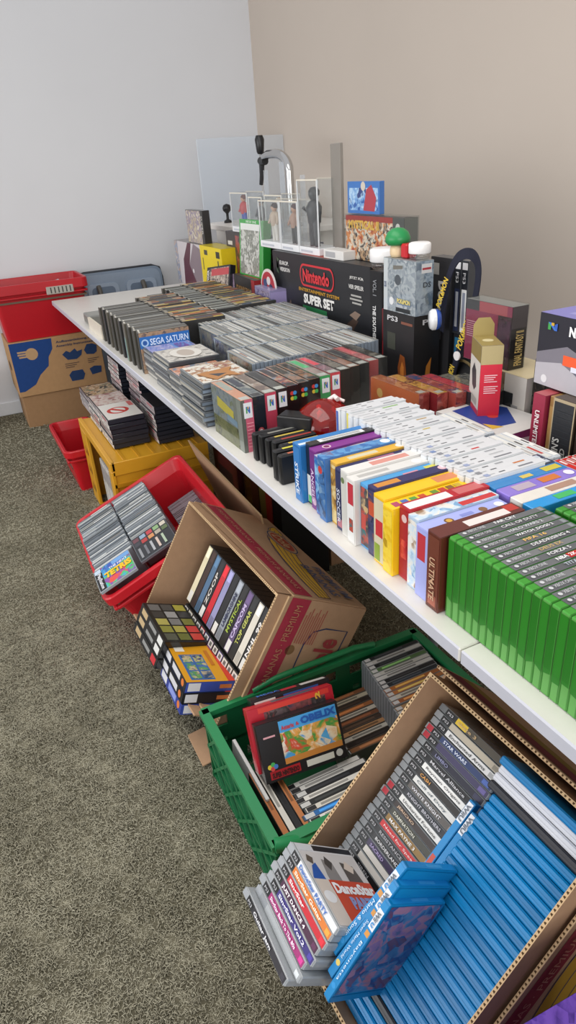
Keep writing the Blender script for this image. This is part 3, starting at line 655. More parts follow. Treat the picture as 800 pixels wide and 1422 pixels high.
# small handheld boxes along the edge -----------------------------------------
A_BL = art('#123a78', '#2a6fb8', '#8fc3e8'); A_PU = art('#4a1a58', '#8a3c98', '#d0a0d8'); A_GO = art('#5a4220', '#c09030', '#e8d090')
A_GR = art('#d8d8d8', '#a8a8a8', '#e8e4dc', '#7a7e80'); A_SK = art('#7aa8d0', '#c8dcec', '#e8e4dc', '#a08468'); A_LV = art('#8c96d8', '#b4bcf0', '#9a8ac0'); A_BR = art('#341814', '#6a2c22', '#8c4a34')
A_TE = art('#2f6a70', '#b04030', '#3a4048', '#c8a878'); A_NV = art('#1c2240', '#3c3f68', '#8a4a38'); A_YE = art('#e0b418', '#f0d040', '#b08a10'); A_RD = art('#7c1420', '#b82430', '#d85048')
GB = [  # width, body, top layers, end layers, end-letter, description
 (.030, '#2a74b8', [(.0, .0, 1, 1, '#2f7cc0'), (.02, .2, .2, .5, '#d8e4f0')], [(.1, .04, .9, .96, '#2f78bb'), (.5, .2, .8, .55, A_BL)], ('STRIKE', '#dfe8f4'), 'bright blue'),
 (.020, '#1d1c20', [(.15, .15, .8, .85, '#e8e8e8')]+[(.2, .25+.12*k, .75, .30+.12*k, '#9a9a9a') for k in range(4)], [(.1, .04, .9, .5, '#d9dcd8'), (.2, .04, .8, .16, '#58b868')], None, 'black with a white top label'),
 (.025, '#7b2c86', [(.0, .0, 1, 1, '#83308c'), ('d', .2, .5, .009, '#d8b8c8'), ('d', .2, .5, .006, '#7c2a60')], [(.08, .04, .92, .96, '#6c2c7c'), ('d', .5, .15, .009, '#c8a8c0')], ('ANGELS', '#d8c0e0'), 'purple'),
 (.018, '#5a68b0', [(0, 0, 1, 1, art('#e0dcd4', '#7a8cc0', '#c07858')), ('d', .9, .5, .007, '#eef0f4')], [(.06, .04, .94, .96, A_BL)], None, 'narrow blue and cream'),
 (.025, '#3a70b4', [(0, 0, 1, 1, art('#2f6cb0', '#5a9ad0', '#6a6890')), ('d', .9, .5, .010, '#e4ecec')], [(.06, .04, .94, .96, art('#1e3a60', '#3a6ea8', '#88a8c0')), ('d', .4, .8, .008, '#c03838')], None, 'blue with a white top disc'),
 (.022, '#d8a83a', [(0, 0, 1, 1, '#e4b23c'), (.2, .25, .6, .75, '#d8cfae'), ('d', .92, .5, .008, '#e8e4d8')], [(.06, .04, .94, .96, A_GO)], None, 'golden yellow'),
 (.024, '#2c3260', [(0, 0, 1, 1, '#2e3464'), (.42, .15, .78, .85, '#b0708a'), ('d', .92, .5, .007, '#d8dce4')], [(.06, .04, .94, .96, '#2b3058'), (.2, .06, .85, .2, '#b06a78')], ('SOCCER', '#c8d0e0'), 'navy with pink lettering'),
 (.024, '#dcdad6', [(0, 0, 1, 1, '#e2e0dc'), (.35, .2, .85, .8, '#d89488')], [(.06, .04, .94, .96, '#c9c8c2'), ('d', .3, .85, .006, '#6a7a50')], None, 'white with red top lettering'),
 (.024, '#dedcd8', [(0, 0, 1, 1, '#dedcd8'), (.1, .3, .5, .7, '#b8b6b2'), ('d', .88, .5, .009, '#f2f2f0')], [(.06, .04, .94, .96, '#e0e0de'), (.2, .62, .9, .94, '#b82c3c'), (.3, .2, .8, .4, A_TE)], None, 'white with a red end label'),
 (.027, '#4a9cd4', [(0, 0, 1, 1, '#4fa2da'), (.5, .3, .7, .6, '#d890a0'), (.8, .25, .98, .75, '#d8d050')], [(.06, .04, .94, .96, A_TE), (.1, .3, .6, .55, '#c04840')], None, 'sky blue with yellow lettering'),
 (.022, '#33305c', [(0, 0, 1, 1, '#35305e'), (.05, .2, .35, .8, '#d08a3a'), ('d', .92, .5, .008, '#e8c0c8')], [(.06, .04, .94, .96, A_NV), (.15, .6, .9, .8, '#c05030')], None, 'dark violet with orange lettering'),
 (.030, '#f0c01e', [(0, 0, 1, 1, '#f2c322'), (.7, .2, .98, .85, '#d8885a')], [(.06, .04, .94, .96, '#cfc6a8'), (.2, .42, .85, .66, '#c02a30'), (.1, .05, .6, .3, '#88a030')], None, 'broad yellow with a beige end'),
 (.026, '#f2c81c', [(0, 0, 1, 1, '#f4ca20')]+[(.06+.11*k, .2, .14+.11*k, .75, ['#b04868', '#4a70b0', '#58a048', '#c85030'][k % 4]) for k in range(4)]+[(.55+.1*k, .2, .63+.1*k, .8, ['#6a9030', '#c04030', '#8a6030', '#c8a830'][k]) for k in range(4)], [(.06, .04, .94, .96, A_YE)], None, 'yellow with a row of small pictures'),
 (.026, '#b01f2c', [(0, 0, 1, 1, '#b4222e'), (.02, .15, .55, .85, '#e8e4e4'), (.62, .15, .95, .85, '#c86868')], [(.08, .04, .92, .96, '#a41c2a'), ('d', .5, .85, .007, '#d8b8b8'), (.2, .3, .8, .56, A_RD)], None, 'red with a white top band'),
 (.024, '#b8cce0', [(0, 0, 1, 1, A_SK), (.55, .1, .98, .6, '#c83a3c')], [(.06, .04, .94, .96, A_SK)], None, 'pale blue picture'),
 (.030, '#a9b0ea', [(0, 0, 1, 1, '#aeb6ee'), ('d', .3, .45, .008, '#7a5a40'), ('d', .3, .45, .005, '#d8a848'), (.45, .4, .6, .65, '#8a94d8'), ('d', .72, .5, .007, '#8a6444'), ('d', .92, .5, .008, '#eef0f8')], [(.06, .04, .94, .96, '#a4abe4'), (.15, .55, .75, .92, '#b8303c')], None, 'lavender with a red end label'),
 (.028, '#5c2a20', [(0, 0, 1, 1, '#64302a'), (.35, .15, .85, .7, '#e8dcd8'), (.85, .3, .98, .9, '#b83830')], [(.06, .04, .94, .96, '#6a3424'), (.2, .06, .8, .2, '#a8604c')], ('ULTIMATE', '#c8a080'), 'dark red-brown'),
]
tot = sum(g[0] for g in GB); sc_ = .477/tot; x = -.560
for i, (w, base, top, end, et, desc) in enumerate(GB):
    w *= sc_; H = .125+.004*((i*5) % 3); d = (.158, w-.0008, H)
    tx = [('-x', et[0], .3, .12, .75, .7, et[1], {'rot': -90}) ] if et else []
    M = Yc(x+w, .024+.004*((i*3) % 4), T)
    r = pbox('game_box', 'game box, %s, %s from far end of edge row' % (desc, ORD[i]), 'game box', d, M, base, {'+z': top, '-x': end}, [], 'small game boxes along the table edge', M_GLOSS, names={'-x': 'end_print'})
    if et: on_face(r, '-x', d, et[0], .3, .14, .72, .7, et[1], -90)
    x += w
# second group of small boxes ---------------------------------------------------
G2 = [(.019, '#33415a', [(.02, .15, .5, .85, '#d4d8d8'), (.72, .25, .95, .75, '#c8d0d8')], 'dark slate with a white label, farther of the two'), (.019, '#323f56', [(.02, .15, .52, .85, '#d8dcdc'), (.74, .25, .96, .75, '#c8d0d8')], 'dark slate with a white label, nearer of the two'),
      (.024, '#2f84c4', [(.4, .2, .55, .6, '#d8c060'), (.72, .2, .95, .8, '#d0c048')], 'mid blue with yellow lettering'), (.028, '#8f78d2', [(.15, .2, .4, .8, '#b8a8b8'), (.5, .25, .75, .8, '#d07838'), ('d', .9, .5, .009, '#ece8f4')], 'violet with an orange logo'),
      (.024, '#e8e2d8', [(.42, .2, .8, .8, '#b08c78')], 'cream white with brown lettering'), (.022, '#2c9ade', [(.35, .2, .6, .8, '#48b868'), (.72, .15, .95, .85, '#98b838')], 'light blue with green lettering')]
x = -.236
for w, base, top, desc in G2:
    w *= 1.15
    pbox('game_box', 'game box behind the edge row, %s' % desc, 'game box', (.158, w-.001, .132), Yc(x+w, .196, T), base, {'+z': top, '-x': [(.05, .05, .95, .95, shade(base, .9))]}, [], 'small game boxes behind the edge row', M_GLOSS)
    x += w
# white DS-type cases -------------------------------------------------------------
dsx = -.655
for i in range(27):
    w = .0172; d = (.146, .0158, .137+.0015*(i % 3))
    acc = {3: '#78b040', 9: '#b89858', 12: '#c8b030', 20: '#c83838', 25: '#c87840'}.get(i)
    lay = [(0, 0, 1, 1, '#d9dadc'), (.33, .40, .42, .60, '#5c5e62')]
    t0 = .52+.05*((i*3) % 4)
    lay += [(t0, .36, t0+.12+.05*(i % 4), .64, acc or ['#9a9ca0', '#b8babc', '#7c7e84'][i % 3])]
    lay += [(.05, .42, .27, .56, '#b4b6b8')]
    if i > 16: lay += [(.12, .22, .19, .8, ['#7a90bc', '#8a8c92', '#98a4c4'][i % 3])]
    r = pbox('game_case', 'white slim case%s, %s from the far end of the long white row' % (' with coloured lettering' if acc else '', ORD[i]), 'game case', d, Yc(dsx+w*(i+1), .178+.003*((i*7) % 3), T), '#dfe2e4', {'+z': lay}, [], 'white cases in the long row', M_PLAS, names={'+z': 'spine_label'}, ch=.0022)
    if i < 17: on_face(r, '+z', d, 'DS', .34, .42, .41, .58, '#e6e7e8')
    if i in (0, 2): panel(r, '-x', d, [(.25, .02, .75, .98, '#4a68b8' if i == 0 else '#e0d458')], 'inner_leaflet', .0006)
for g, (gx, gn) in enumerate(((-.505, 5), (-.352, 6))):
    for i in range(gn):
        lay = [(.03, .1, .97, .9, ['#e9e8e2', '#dddcd6', '#f0efea'][i % 3]), (.35, .35, .5, .65, '#4a4a4e'), (.58, .3, .85, .7, '#a8a6a2' if g == 0 else ['#c0504c', '#b8b4b0'][i % 2])]
        pbox('game_case', 'white slim case, %s from the aisle in the %s sideways group' % (ORD[i], ('farther', 'nearer')[g]), 'game case', (.142, .0148, .131), Tm(gx, .292+.0158*i, T), '#c4c9ce', {'+z': lay, '+x': [(.1, .03, .9, .97, '#b9c0cc')]}, [], 'white cases lying sideways', M_PLAS, names={'+z': 'spine_label'}, ch=.0018)
for i in range(11):
    lay = [(.02, .06, .98, .94, ['#c8221f', '#b81d1c', '#d02c26'][i % 3]), (.06, .3, .16, .7, '#e8dcd8'), (.3, .35, .55+.04*(i % 4), .65, ['#e0b0a8', '#d88a80', '#e8d8d0'][i % 3])]
    pbox('game_case', 'thin red case, %s from the aisle in the red row' % ORD[i], 'game case', (.17, .0128, .128), Tm(-.205+.002*(i % 2), .332+.0142*i, T), '#c4bab4', {'+z': lay}, [], 'thin red cases', M_PLAS, names={'+z': 'spine_label'}, ch=.0012)
# cartridges in black slip cases --------------------------------------------------
for i in range(7):
    lay = [(.08, .2, .92, .8, '#2a2a2c'), (.2, .3, .9, .7, ['#3a3a3c', '#8a8a80', '#c8b048', '#a83830', '#d8b83c', '#d8d040', '#c86848'][i])]
    xx = -.805+.026*i; dz = 0
    M = Yc(xx+.021, .034+.005*i if i < 5 else .026, T, 0)
    pbox('cartridge_case', 'black slip-cased cartridge, %s from the far end of its row' % ORD[i], 'cartridge', (.108, .0185, .068+.002*(i % 2)), M, '#1b1b1d', {'+z': lay, '-x': [(.15, .05, .38, .95, '#2c2d30'), (.6, .05, .8, .95, '#0d0d0e')]}, [], 'black cartridge cases', M_PLAS, ch=.003, names={'+z': 'spine_label'})
b = MB(); b.box(0, .088, 0, .05, 0, .094, '#1a1a1c', ch=.002); 
o = b.build('slip_case', M_PLAS, None, Tm(-.822, .072, T) @ Rz(38)); tag(o, 'open black slip case standing by the cartridges and the red shell', 'case')
b = MB(); b.box(.006, .082, .006, .044, .0942, .0948, '#050506'); b.build('opening', M_PLAS, o); b = MB(); b.box(.01, .078, -.0006, .0, .01, .03, '#2b2b2e'); b.build('edge_rib', M_PLAS, o)
o.location.x = -.80; o.location.y = .10
# red translucent shell -------------------------------------------------------------
rt = empty('toy_shell', Tm(-.772, .213, T)); tag(rt, 'glossy red translucent rounded shell between cartridges and white cases', 'shell')
prof = [(.0, .118), (.02, .116), (.04, .108), (.058, .094), (.069, .074), (.073, .052), (.069, .03), (.055, .012), (.03, .003), (0, .001)]
b = MB(); b.lathe(prof[::-1], '#c01408', 28); b.build('outer_shell', M_REDT, rt)
b = MB(); b.lathe([(0, .004), (.03, .006), (.05, .02), (.055, .05), (.045, .075), (.02, .09), (0, .092)], '#5a0806', 20); b.build('inner_body', M_GLOSS, rt)
for a in (20, 140, 260):
    b = MB(); b.tube([(.04*math.cos(math.radians(a)), .04*math.sin(math.radians(a)), .02), (.045*math.cos(math.radians(a+30)), .045*math.sin(math.radians(a+30)), .07), (.02*math.cos(math.radians(a+50)), .02*math.sin(math.radians(a+50)), .098)], .006, '#d83a10', 8); b.build('inner_rib', M_GLOSS, rt)
b = MB(); b.tube([(-.01, .02, .112), (.0, .03, .122), (.015, .03, .118)], .006, '#e6d8d4', 8); b.tube([(.0, .03, .12), (.02, .045, .112)], .004, '#e6d8d4', 8); b.build('string_loop', M_PLAS, rt)
# cartridge boxes in clear sleeves ------------------------------------------------------
def n64logo(parent, d, f, u0, v0, u1, v1, sq=True):
    o_, u, lu, v, lv, n = face_frame(f, d)
    if sq: panel(parent, f, d, [(u0, v0, u1, v1, '#e4e6ea')], 'brand_square', .0014)
    a = (u0+u1)/2; w = (u1-u0)*.24; c = (v0+v1)/2+.01; h = (v1-v0)*.22
    panel(parent, f, d, [('p', [(a-w, c-h), (a-w*.4, c-h), (a-w*.4, c+h*.6), (a-w, c+h)], '#3f9a48'), ('p', [(a+w*.4, c-h), (a+w, c-h), (a+w, c+h), (a+w*.4, c+h*.6)], '#2f58b0'), ('p', [(a-w, c+h), (a-w*.4, c+h), (a+w, c-h), (a+w*.4, c-h)], '#3a6ec0'), ('p', [(a-w*.3, c+h*.2), (a+w*.3, c+h*.2), (a+w*.3, c+h), (a-w*.3, c+h)], '#c8a030')], 'brand_logo', .002)
def snes4(parent, d, f, cu, cv):
    panel(parent, f, d, [('d', cu-.13, cv+.06, .0052, '#c8403a'), ('d', cu+.13, cv+.06, .0052, '#3f8fd0'), ('d', cu-.13, cv-.04, .0052, '#d8c040'), ('d', cu+.13, cv-.04, .0052, '#48b05a')], 'four_colour_logo', .0016)
NB = [('#8a8d84', art('#f0a078', '#e8a480', '#f0b898'), '#e8708a', 'logo', 'peach-topped, grey-green fronted'), ('#262a38', art('#8a8a88', '#5f6a70', '#b8b4a8'), '#20242f', 'dark', 'dark navy ended'),
      ('#6a5a50', art('#7a6258', '#b49a88', '#d8cfc4'), '#e0506a', 'logo', 'brown-topped with pink end'), ('#1a1a1c', art('#2a2a2c', '#5a5450', '#191919'), '#1c1c1e', 'logo', 'black with a white end square'),
      ('#2a2228', art('#48506c', '#b85a4a', '#c9a890', '#7890b0'), '#161418', 'snes', 'black-ended with a colourful top'), ('#2a2826', art('#7a7a78', '#b8866a', '#55606a'), '#151417', 'snes', 'black-ended with a grey picture top'),
      ('#2a2826', art('#544840', '#a87048', '#8d8880'), '#151417', 'snes', 'black-ended with a brown picture top'), ('#4aa06a', art('#a8a49c', '#c8a8a0', '#6c7c70'), '#48b46c', 'logo', 'green-ended'), ('#c8404e', art('#b0808c', '#8a7478', '#d0b4b0'), '#e0505c', 'logo', 'red-ended with a pink top'),
      ('#44403c', art('#5a5650', '#8d8478', '#38342f'), '#3a3632', 'none', 'grey-brown topped'), ('#403a38', art('#8a5a4a', '#b07a60', '#4a3c34'), '#3a3632', 'none', 'rust-topped'), ('#3c3c3e', art('#3a3a3c', '#77746c', '#a09a8c'), '#333', 'none', 'charcoal-topped'),
      ('#b85a5e', art('#c0686a', '#d89088', '#9a4a48'), '#a84a4c', 'none', 'pinkish-red topped'), ('#4a4844', art('#6c665c', '#3d3934', '#938a7c'), '#333', 'none', 'olive-grey topped')]
for i, (base, top, end, kind, desc) in enumerate(NB):
    d = (.19, .0305, .132)
    y0 = .028+.0388*i*(.9 if i else 1); xo = -1.037-.0085*i
    M = Tm(xo, y0, T) @ Rz(1.2)
    end = '#333333' if end == '#333' else end
    ly = {'+z': [(0, 0, 1, 1, top), (.86, .12, .98, .88, '#cfcfc8' if kind in ('logo', 'none') else '#2a2a2c'), (.05, .2, .5, .8, shade(base, 1.3))], '+x': [(0, 0, 1, 1, end), (0, 0, .3, 1, shade(base, .8))] if i == 0 else [(0, 0, 1, 1, end)]}
    if i == 0: ly['-y'] = [(0, 0, 1, 1, '#7d8178'), (0, .3, .75, 1, art('#6a7a88', '#8d9498', '#78806a')), (0, 0, .85, .4, art('#5a5f3c', '#74764c', '#4a4c34')), ('p', [(.18, .62), (.72, .52), (.74, .7), (.2, .82)], '#c8b848'), ('p', [(.5, .46), (.84, .42), (.84, .54), (.5, .58)], '#7a94a8'), (.86, 0, 1, 1, '#8f948c')]
    r = pbox('game_box', 'sleeved cartridge box, %s, %s from the aisle' % (desc, ORD[i]), 'game box', d, M, base, ly, [], 'sleeved cartridge boxes across the table', M_CARD, sleeve=.0012)
    if kind == 'logo': n64logo(r, d, '+x', .18, .66, .9, .95)
    if kind == 'snes': snes4(r, d, '+x', .5, .80); panel(r, '+x', d, [(.25, .04, .75, .3, '#a8242c')], 'red_print', .0012)
    if i == 0:
        panel(r, '+x', d, [(.36, .1+.065*k, .95-.06*(k % 3), .115+.065*k, '#eaa0ac') for k in range(8)], 'small_print', .0016)
    if i == 1: panel(r, '+x', d, [('d', .5, .35, .008, '#c05058'), ('d', .5, .35, .004, '#e8d8d8')], 'round_mark', .0016)
OB = [('#b8623a', art('#c07040', '#a85a34', '#d08a54'), 'orange-fronted'), ('#8a2028', art('#c87a3c', '#d8a048', '#7a4030'), 'dark red'), ('#a8443a', art('#34507c', '#a85048', '#d07868'), 'red with a blue top'), ('#35343a', art('#d05a60', '#c84850', '#3a4868'), 'charcoal with a pink top'), ('#3a3a36', art('#5a5852', '#8a8478', '#3a3a38'), 'grey-olive with a green corner'), ('#303234', art('#4a4a48', '#7c7a74', '#2c2c2e'), 'dark grey')]
for i, (base, top, desc) in enumerate(OB):
    d = (.19, .0305, .128); M = Tm(-.835+.024*i, .385+.034*i, T) @ Rz(3)
    r = pbox('game_box', 'sleeved box behind the white cases, %s, %s from the aisle' % (desc, ORD[i]), 'game box', d, M, base, {'+z': [(0, 0, 1, 1, top), (.88, .2, .97, .8, '#2f8a44' if i == 4 else '#b8b4aa')], '-y': [(0, 0, 1, 1, base), ('d', .2, .75, .012, '#c8a060')], '+x': [(0, 0, 1, 1, art('#8c3430', '#b8564c', '#5a2a28') if i < 3 else shade(base, .8))]}, [], 'sleeved cartridge boxes behind the white cases', M_CARD, sleeve=.0012)
pad = pbox('controller_box', 'white and blue controller carton lying under the gold and red box', 'box', (.205, .145, .0965), Tm(-.60, .41, T) @ Rz(4), '#d9d6d0', {'+z': [(0, 0, 1, 1, '#dad7d2'), ('p', [(.1, .2), (.75, .1), (.8, .55), (.4, .95), (.08, .8)], '#26408c'), ('d', .5, .5, .012, '#c04038'), ('p', [(.6, .15), (.78, .1), (.8, .3)], '#d8b040')], '-y': [(0, 0, 1, 1, '#cfccc8'), (.05, .3, .2, .8, '#8a8c90'), (.3, .15, .9, .5, '#b8b8b8')], '+x': [(0, 0, 1, 1, '#8f3a78'), ('p', [(.1, .2), (.5, .1), (.9, .3), (.8, .8), (.3, .85)], '#e4e8f0'), ('p', [(.2, .3), (.5, .2), (.8, .35), (.7, .7), (.35, .75)], '#6a86b8')]}, [], None, M_CARD)
# clear jewel cases spine up : four rows --------------------------------------------------
ROWX = (-1.945, -1.748, -1.548, -1.350); ROWN = ('fourth row from the cartridge boxes', 'third row from the cartridge boxes', 'second row from the cartridge boxes', 'row beside the cartridge boxes')
for ri, rx in enumerate(ROWX):
    y0 = (.262, .245, .226, .196)[ri]; n = 33
    for i in range(n):
        w = .0128; L = .188 + (.0 if ri < 3 else .006)
        base = rnd.choice(['#9ea3a6', '#8b9093', '#aeb3b5', '#7f8487'])
        c = rnd.choice(['#b6b5ae', '#a09d94', '#c6c4bb', '#8a877f', '#77746c', '#b0aca0', '#d4d2ca', '#9a9c94', '#4a4946'])
        lay = [(.03, .16, .97, .84, c)]
        if i % 4 == 1: lay.append((.3, .3, .3+.3*rnd.random(), .7, rnd.choice(['#7a7466', '#8a5a48', '#5a6a58', '#6a6a70'])))
        cov = {'+z': lay}
        if i == 0: cov['-y'] = [(.02, .03, .98, .97, [art('#8d9a80', '#b8a890', '#6a7484', '#c8c4b8'), art('#7a8aa4', '#b0a8a8', '#c4bca8'), art('#8a8aa8', '#b8b4b4', '#7a6a70'), art('#a89a78', '#c8bca8', '#8a6a58')][ri]), (.03, .03, .1, .97, '#c8cccf')]
        d = (L, w-.0012, .126+.0008*(i % 3))
        r = pbox('disc_case', 'clear disc case, %s from the aisle in the %s' % (ORD[i], ROWN[ri]), 'disc case', d, Tm(rx, y0+w*i, T), base, cov, [], 'clear disc cases in the packed block', M_JEWEL, names={'+z': 'spine_label', '-y': 'cover'}, ch=.0016, cols={'+x': '#8d99a8'})
        if i == 0: 
            k = ('slv', d, .002)
            b = MB(); b.box(-.001, L+.001, -.002, -.0012, .001, .127, '#fff'); b.build('clear_lid', M_CLEAR, r)
# black long-spined cases standing in four rows -----------------------------------------------
BR = [(-2.36, .022, .178, 28, 'edge', ['#6a6a66', '#8a8a84', '#575753', '#77756e']), (-2.46, .205, .165, 28, 'second', CMIX), (-2.62, .372, .10, 32, 'third', ['#8f928c', '#7c7f7a', '#a1a49c', '#686b66']), (-2.66, .476, .16, 32, 'fourth', CMIX)]
for ri, (x0, y0, L, n, nm, pal) in enumerate(BR):
    w = (.64, .66, .70, .72)[ri]/n
    for i in range(n):
        c = rnd.choice(pal); hh = .137+.003*rnd.random()
        lay = [(.02, .2, .98, .85, c)]
        if ri in (1, 3): lay += [(.1+.3*rnd.random(), .25, .75, .8, rnd.choice(CMIX)), (.02, .3, .1, .7, '#d0c4ac')]
        else: lay += [(.02, .2, .05, .9, '#e4e0d4')]
        edge = ['#4a4740', '#38362f', '#5a564c', '#2c2c2c'][i % 4]
        f = {'+z': lay, '-x': [(.3, .02, .75, .98, shade(edge, .7))]}
        if ri == 0 and i in (17, 18): f['-x'] = [(.1, .02, .9, .62, '#7a8cb0' if i == 17 else '#6a8a78')]
        d = (L, w-.001, hh)
        if ri == 0 and i == n-1: f['-y'] = [(0, 0, 1, 1, art('#7a6a58', '#a88a70', '#4a4a58')), (0, .62, 1, .9, '#2c6cb4'), ('d', .1, .75, .013, '#a8c8e8'), ('d', .1, .75, .008, '#2a5aa0')]
        r = pbox('disc_case', 'dark standing case, %s from the far end of the %s black row' % (ORD[i], nm), 'disc case', d, Yc(x0+w*(i+1), y0+.004*((i*5) % 3), T), edge, f, [], 'dark hard cases in the far block', M_PLAS, names={'+z': 'spine_label'}, ch=.0016)
        if ri == 0 and i == n-1: 
            on_face(r, '-y', d, 'SEGA SATURN', .2, .68, .97, .84, '#d4e4f6')
# flat stacks of disc cases ----------------------------------------------------------------
ST = [(-1.715, .030, .13, .165, 6, art('#5a7ab8', '#8a8ac0', '#b8b0c8'), 'blue and violet cover'), (-1.575, .022, .175, .165, 7, art('#b0aca4', '#cfcac0', '#8a8680'), 'grey cover with a pale oval'), (-1.395, .018, .15, .16, 6, art('#b87858', '#d8a890', '#7a8ca0', '#c8b4a0'), 'flesh and blue cover'), (-1.262, -.002+.012, .19, .15, 8, art('#d8d4c8', '#e0dcd0', '#a88058', '#8a4838'), 'cream cover with an orange figure')]
for si, (x0, y0, lx, ly, n, top, desc) in enumerate(ST):
    for k in range(n):
        th = .0155; c = ['#6f7478', '#5a5f63', '#82878a', '#4d5054'][(k*3+si) % 4]
        jx, jy = rnd.uniform(-.006, .006), rnd.uniform(-.006, .006)
        f = {'-y': [(.02, .25, .98, .8, rnd.choice(['#8e9090', '#a8a498', '#6a6a68', '#b8b4ac', '#55565a']))], '+x': [(.02, .2, .98, .75, rnd.choice(['#8a98aa', '#6a7684', '#a0acb8', '#3c3e44']))]}
        lb = 'flat disc case, %s from the bottom of the %s stack from the far end' % (ORD[k], ORD[si])
        if k == n-1:
            f['+z'] = [(.02, .03, .98, .97, top)]+([(.0, .55, 1, .9, '#6a8cc8')] if si == 0 else [])
            lb = 'topmost flat disc case at the table edge, %s' % desc
        r = pbox('disc_case', lb, 'disc case', (lx, ly, th-.0008), Tm(x0+jx, y0+jy, T+th*k), c, f, [], 'clear disc cases in flat stacks', M_JEWEL, names={'+z': 'cover', '-y': 'spine_label'}, ch=.0014)
        if k == n-1:
            if si == 0: on_face(r, '+z', (lx, ly, th), 'SEGA', .2, .6, .85, .85, '#7a50a0', 90)
            if si == 1: panel(r, '+z', (lx, ly, th), [('p', oval(.5, .5, .36, .3), '#d6d2ca'), ('p', oval(.5, .5, .25, .16), '#b4a89c')], 'oval_motif', .0012)
            if si == 3: panel(r, '+z', (lx, ly, th), [('p', [(.5, .1), (.95, .3), (.8, .55), (.95, .8), (.6, .7), (.4, .85), (.45, .5)], '#b07840'), ('p', [(.6, .3), (.8, .4), (.7, .6)], '#3a3a40')], 'figure_motif', .0012)
pbox('card_folder', 'small cream card folder leaning by the dark cases at the table edge', 'folder', (.28, .012, .052), Tm(-2.66, .022, T), '#d8cfbd', {'-y': [(.0, .0, 1, 1, '#dcd3c2')]}, mat=M_MATTE)
pbox('tin_box', 'small grey tin beside the cream folder at the table edge', 'tin', (.14, .09, .045), Tm(-2.84, .035, T), '#7d7d78', {'+z': [(.1, .1, .9, .9, '#8f8f88')], '-y': [(.05, .2, .95, .8, '#6a6862')]}, mat=M_PLAS, ch=.004)
pbox('long_case', 'long flat black case lying across the far part of the table', 'case', (.39, .07, .03), Yc(-3.10, .44, T), '#2b2d31', {'+z': [(.02, .1, .98, .9, '#3a3d42')], '-x': [(.1, .1, .9, .9, '#55585c')]}, mat=M_PLAS, ch=.003)
# ------------------------------------------------------------------ back of the table
DK = art('#1c1a20', '#2a2630', '#4a4048', '#141318')
ss = pbox('console_box', 'large black boxed console set with red framed lettering at the table back', 'box', (.745, .13, .305), Tm(-2.11, .72, T), '#26272a', {'-y': [(0, 0, 1, 1, '#25262a'), (.34, .10, .60, .40, '#2c7a4a'), (.36, .05, .58, .11, '#5a6a60'), ('p', [(.74, .05), (.80, .34), (.86, .42), (.9, .40), (.86, .3), (.84, .06)], '#4c3c34'), ('p', [(.82, .44), (.87, .50), (.92, .48), (.88, .40)], '#8a7668'), ('p', [(.12, .02), (.15, .3), (.2, .42), (.21, .36), (.18, .2), (.18, .02)], '#6a5a4c'), ('p', [(.62, .04), (.66, .2), (.78, .14), (.8, .03)], '#6a3a34')],
    '+x': [(.02, .02, .98, .98, '#1b1c1f'), (.9, 0, 1, 1, '#cfc7b8')], '+z': [(0, 0, 1, 1, '#2b2c30'), (.3, .1, .6, .9, '#a8402c')]}, [], None, M_CARD, ch=.003)
dS = (.745, .13, .305)
fr = print_rect(ss, axes((1, 0, 0), (0, 0, 1), (0, -1, 0), (.245, -.0018, .195)), .265, .082, [('p', oval(.12, .5, .12, .5, 20, PI/2, 1.5*PI)+oval(.88, .5, .12, .5, 20, -PI/2, PI/2), '#c8323a'), ('p', oval(.13, .5, .105, .41, 20, PI/2, 1.5*PI)+oval(.87, .5, .105, .41, 20, -PI/2, PI/2), '#26272b')], 'red_frame')
letter_at(fr, .1325, .041, 'Nintendo', .205, .048, '#cf343c', 0, .035)
on_face(ss, '-y', dS, 'ENTERTAINMENT SYSTEM', .31, .575, .73, .615, '#c8962c'); on_face(ss, '-y', dS, 'SUPER SET', .36, .43, .68, .55, '#eceae6', 0, .05)
on_face(ss, '-y', dS, 'EUROP.', .09, .84, .20, .89, '#e0dedb'); on_face(ss, '-y', dS, 'VERSION', .09, .76, .21, .81, '#e0dedb')
on_face(ss, '-y', dS, 'JETZT F\u00dcR', .83, .84, .95, .88, '#dcdad6'); on_face(ss, '-y', dS, 'VIER SPIELER', .82, .74, .95, .785, '#dcdad6')
panel(ss, '-y', dS, [(.84, .66, .93, .68, '#a8a6a2'), (.83, .62, .94, .64, '#a8a6a2'), (.85, .58, .93, .60, '#a8a6a2'), ('p', [(.055, .93), (.085, .9), (.06, .86), (.05, .8), (.075, .8), (.08, .72), (.05, .74)], '#4a5a48')], 'small_print', .002)
bt = pbox('book', 'tall black book box with white vertical lettering beside the large console box', 'book', (.07, .11, .305), Tm(-1.312, .685, T), '#17181b', {'-y': [(.03, .0, .97, 1, '#141519')], '+z': [(.1, .1, .9, .9, '#5a5a5c')], '+x': [(.1, .02, .98, .98, '#22242a')]}, [], None, M_CARD)
on_face(bt, '-y', (.07, .11, .305), 'THE SOUTHERN MASTERS', .28, .02, .55, .66, '#e4e4e2', -90, .03); on_face(bt, '-y', (.07, .11, .305), 'VOL. I', .3, .76, .6, .92, '#8a8c90', -90)
pbox('booklet', 'thin dark red booklet between the black book box and the dark game carton', 'book', (.03, .1, .20), Tm(-1.235, .68, T), '#6a1c22', {'-y': [(.1, .05, .9, .5, '#98242c')]}, [], None, M_CARD)
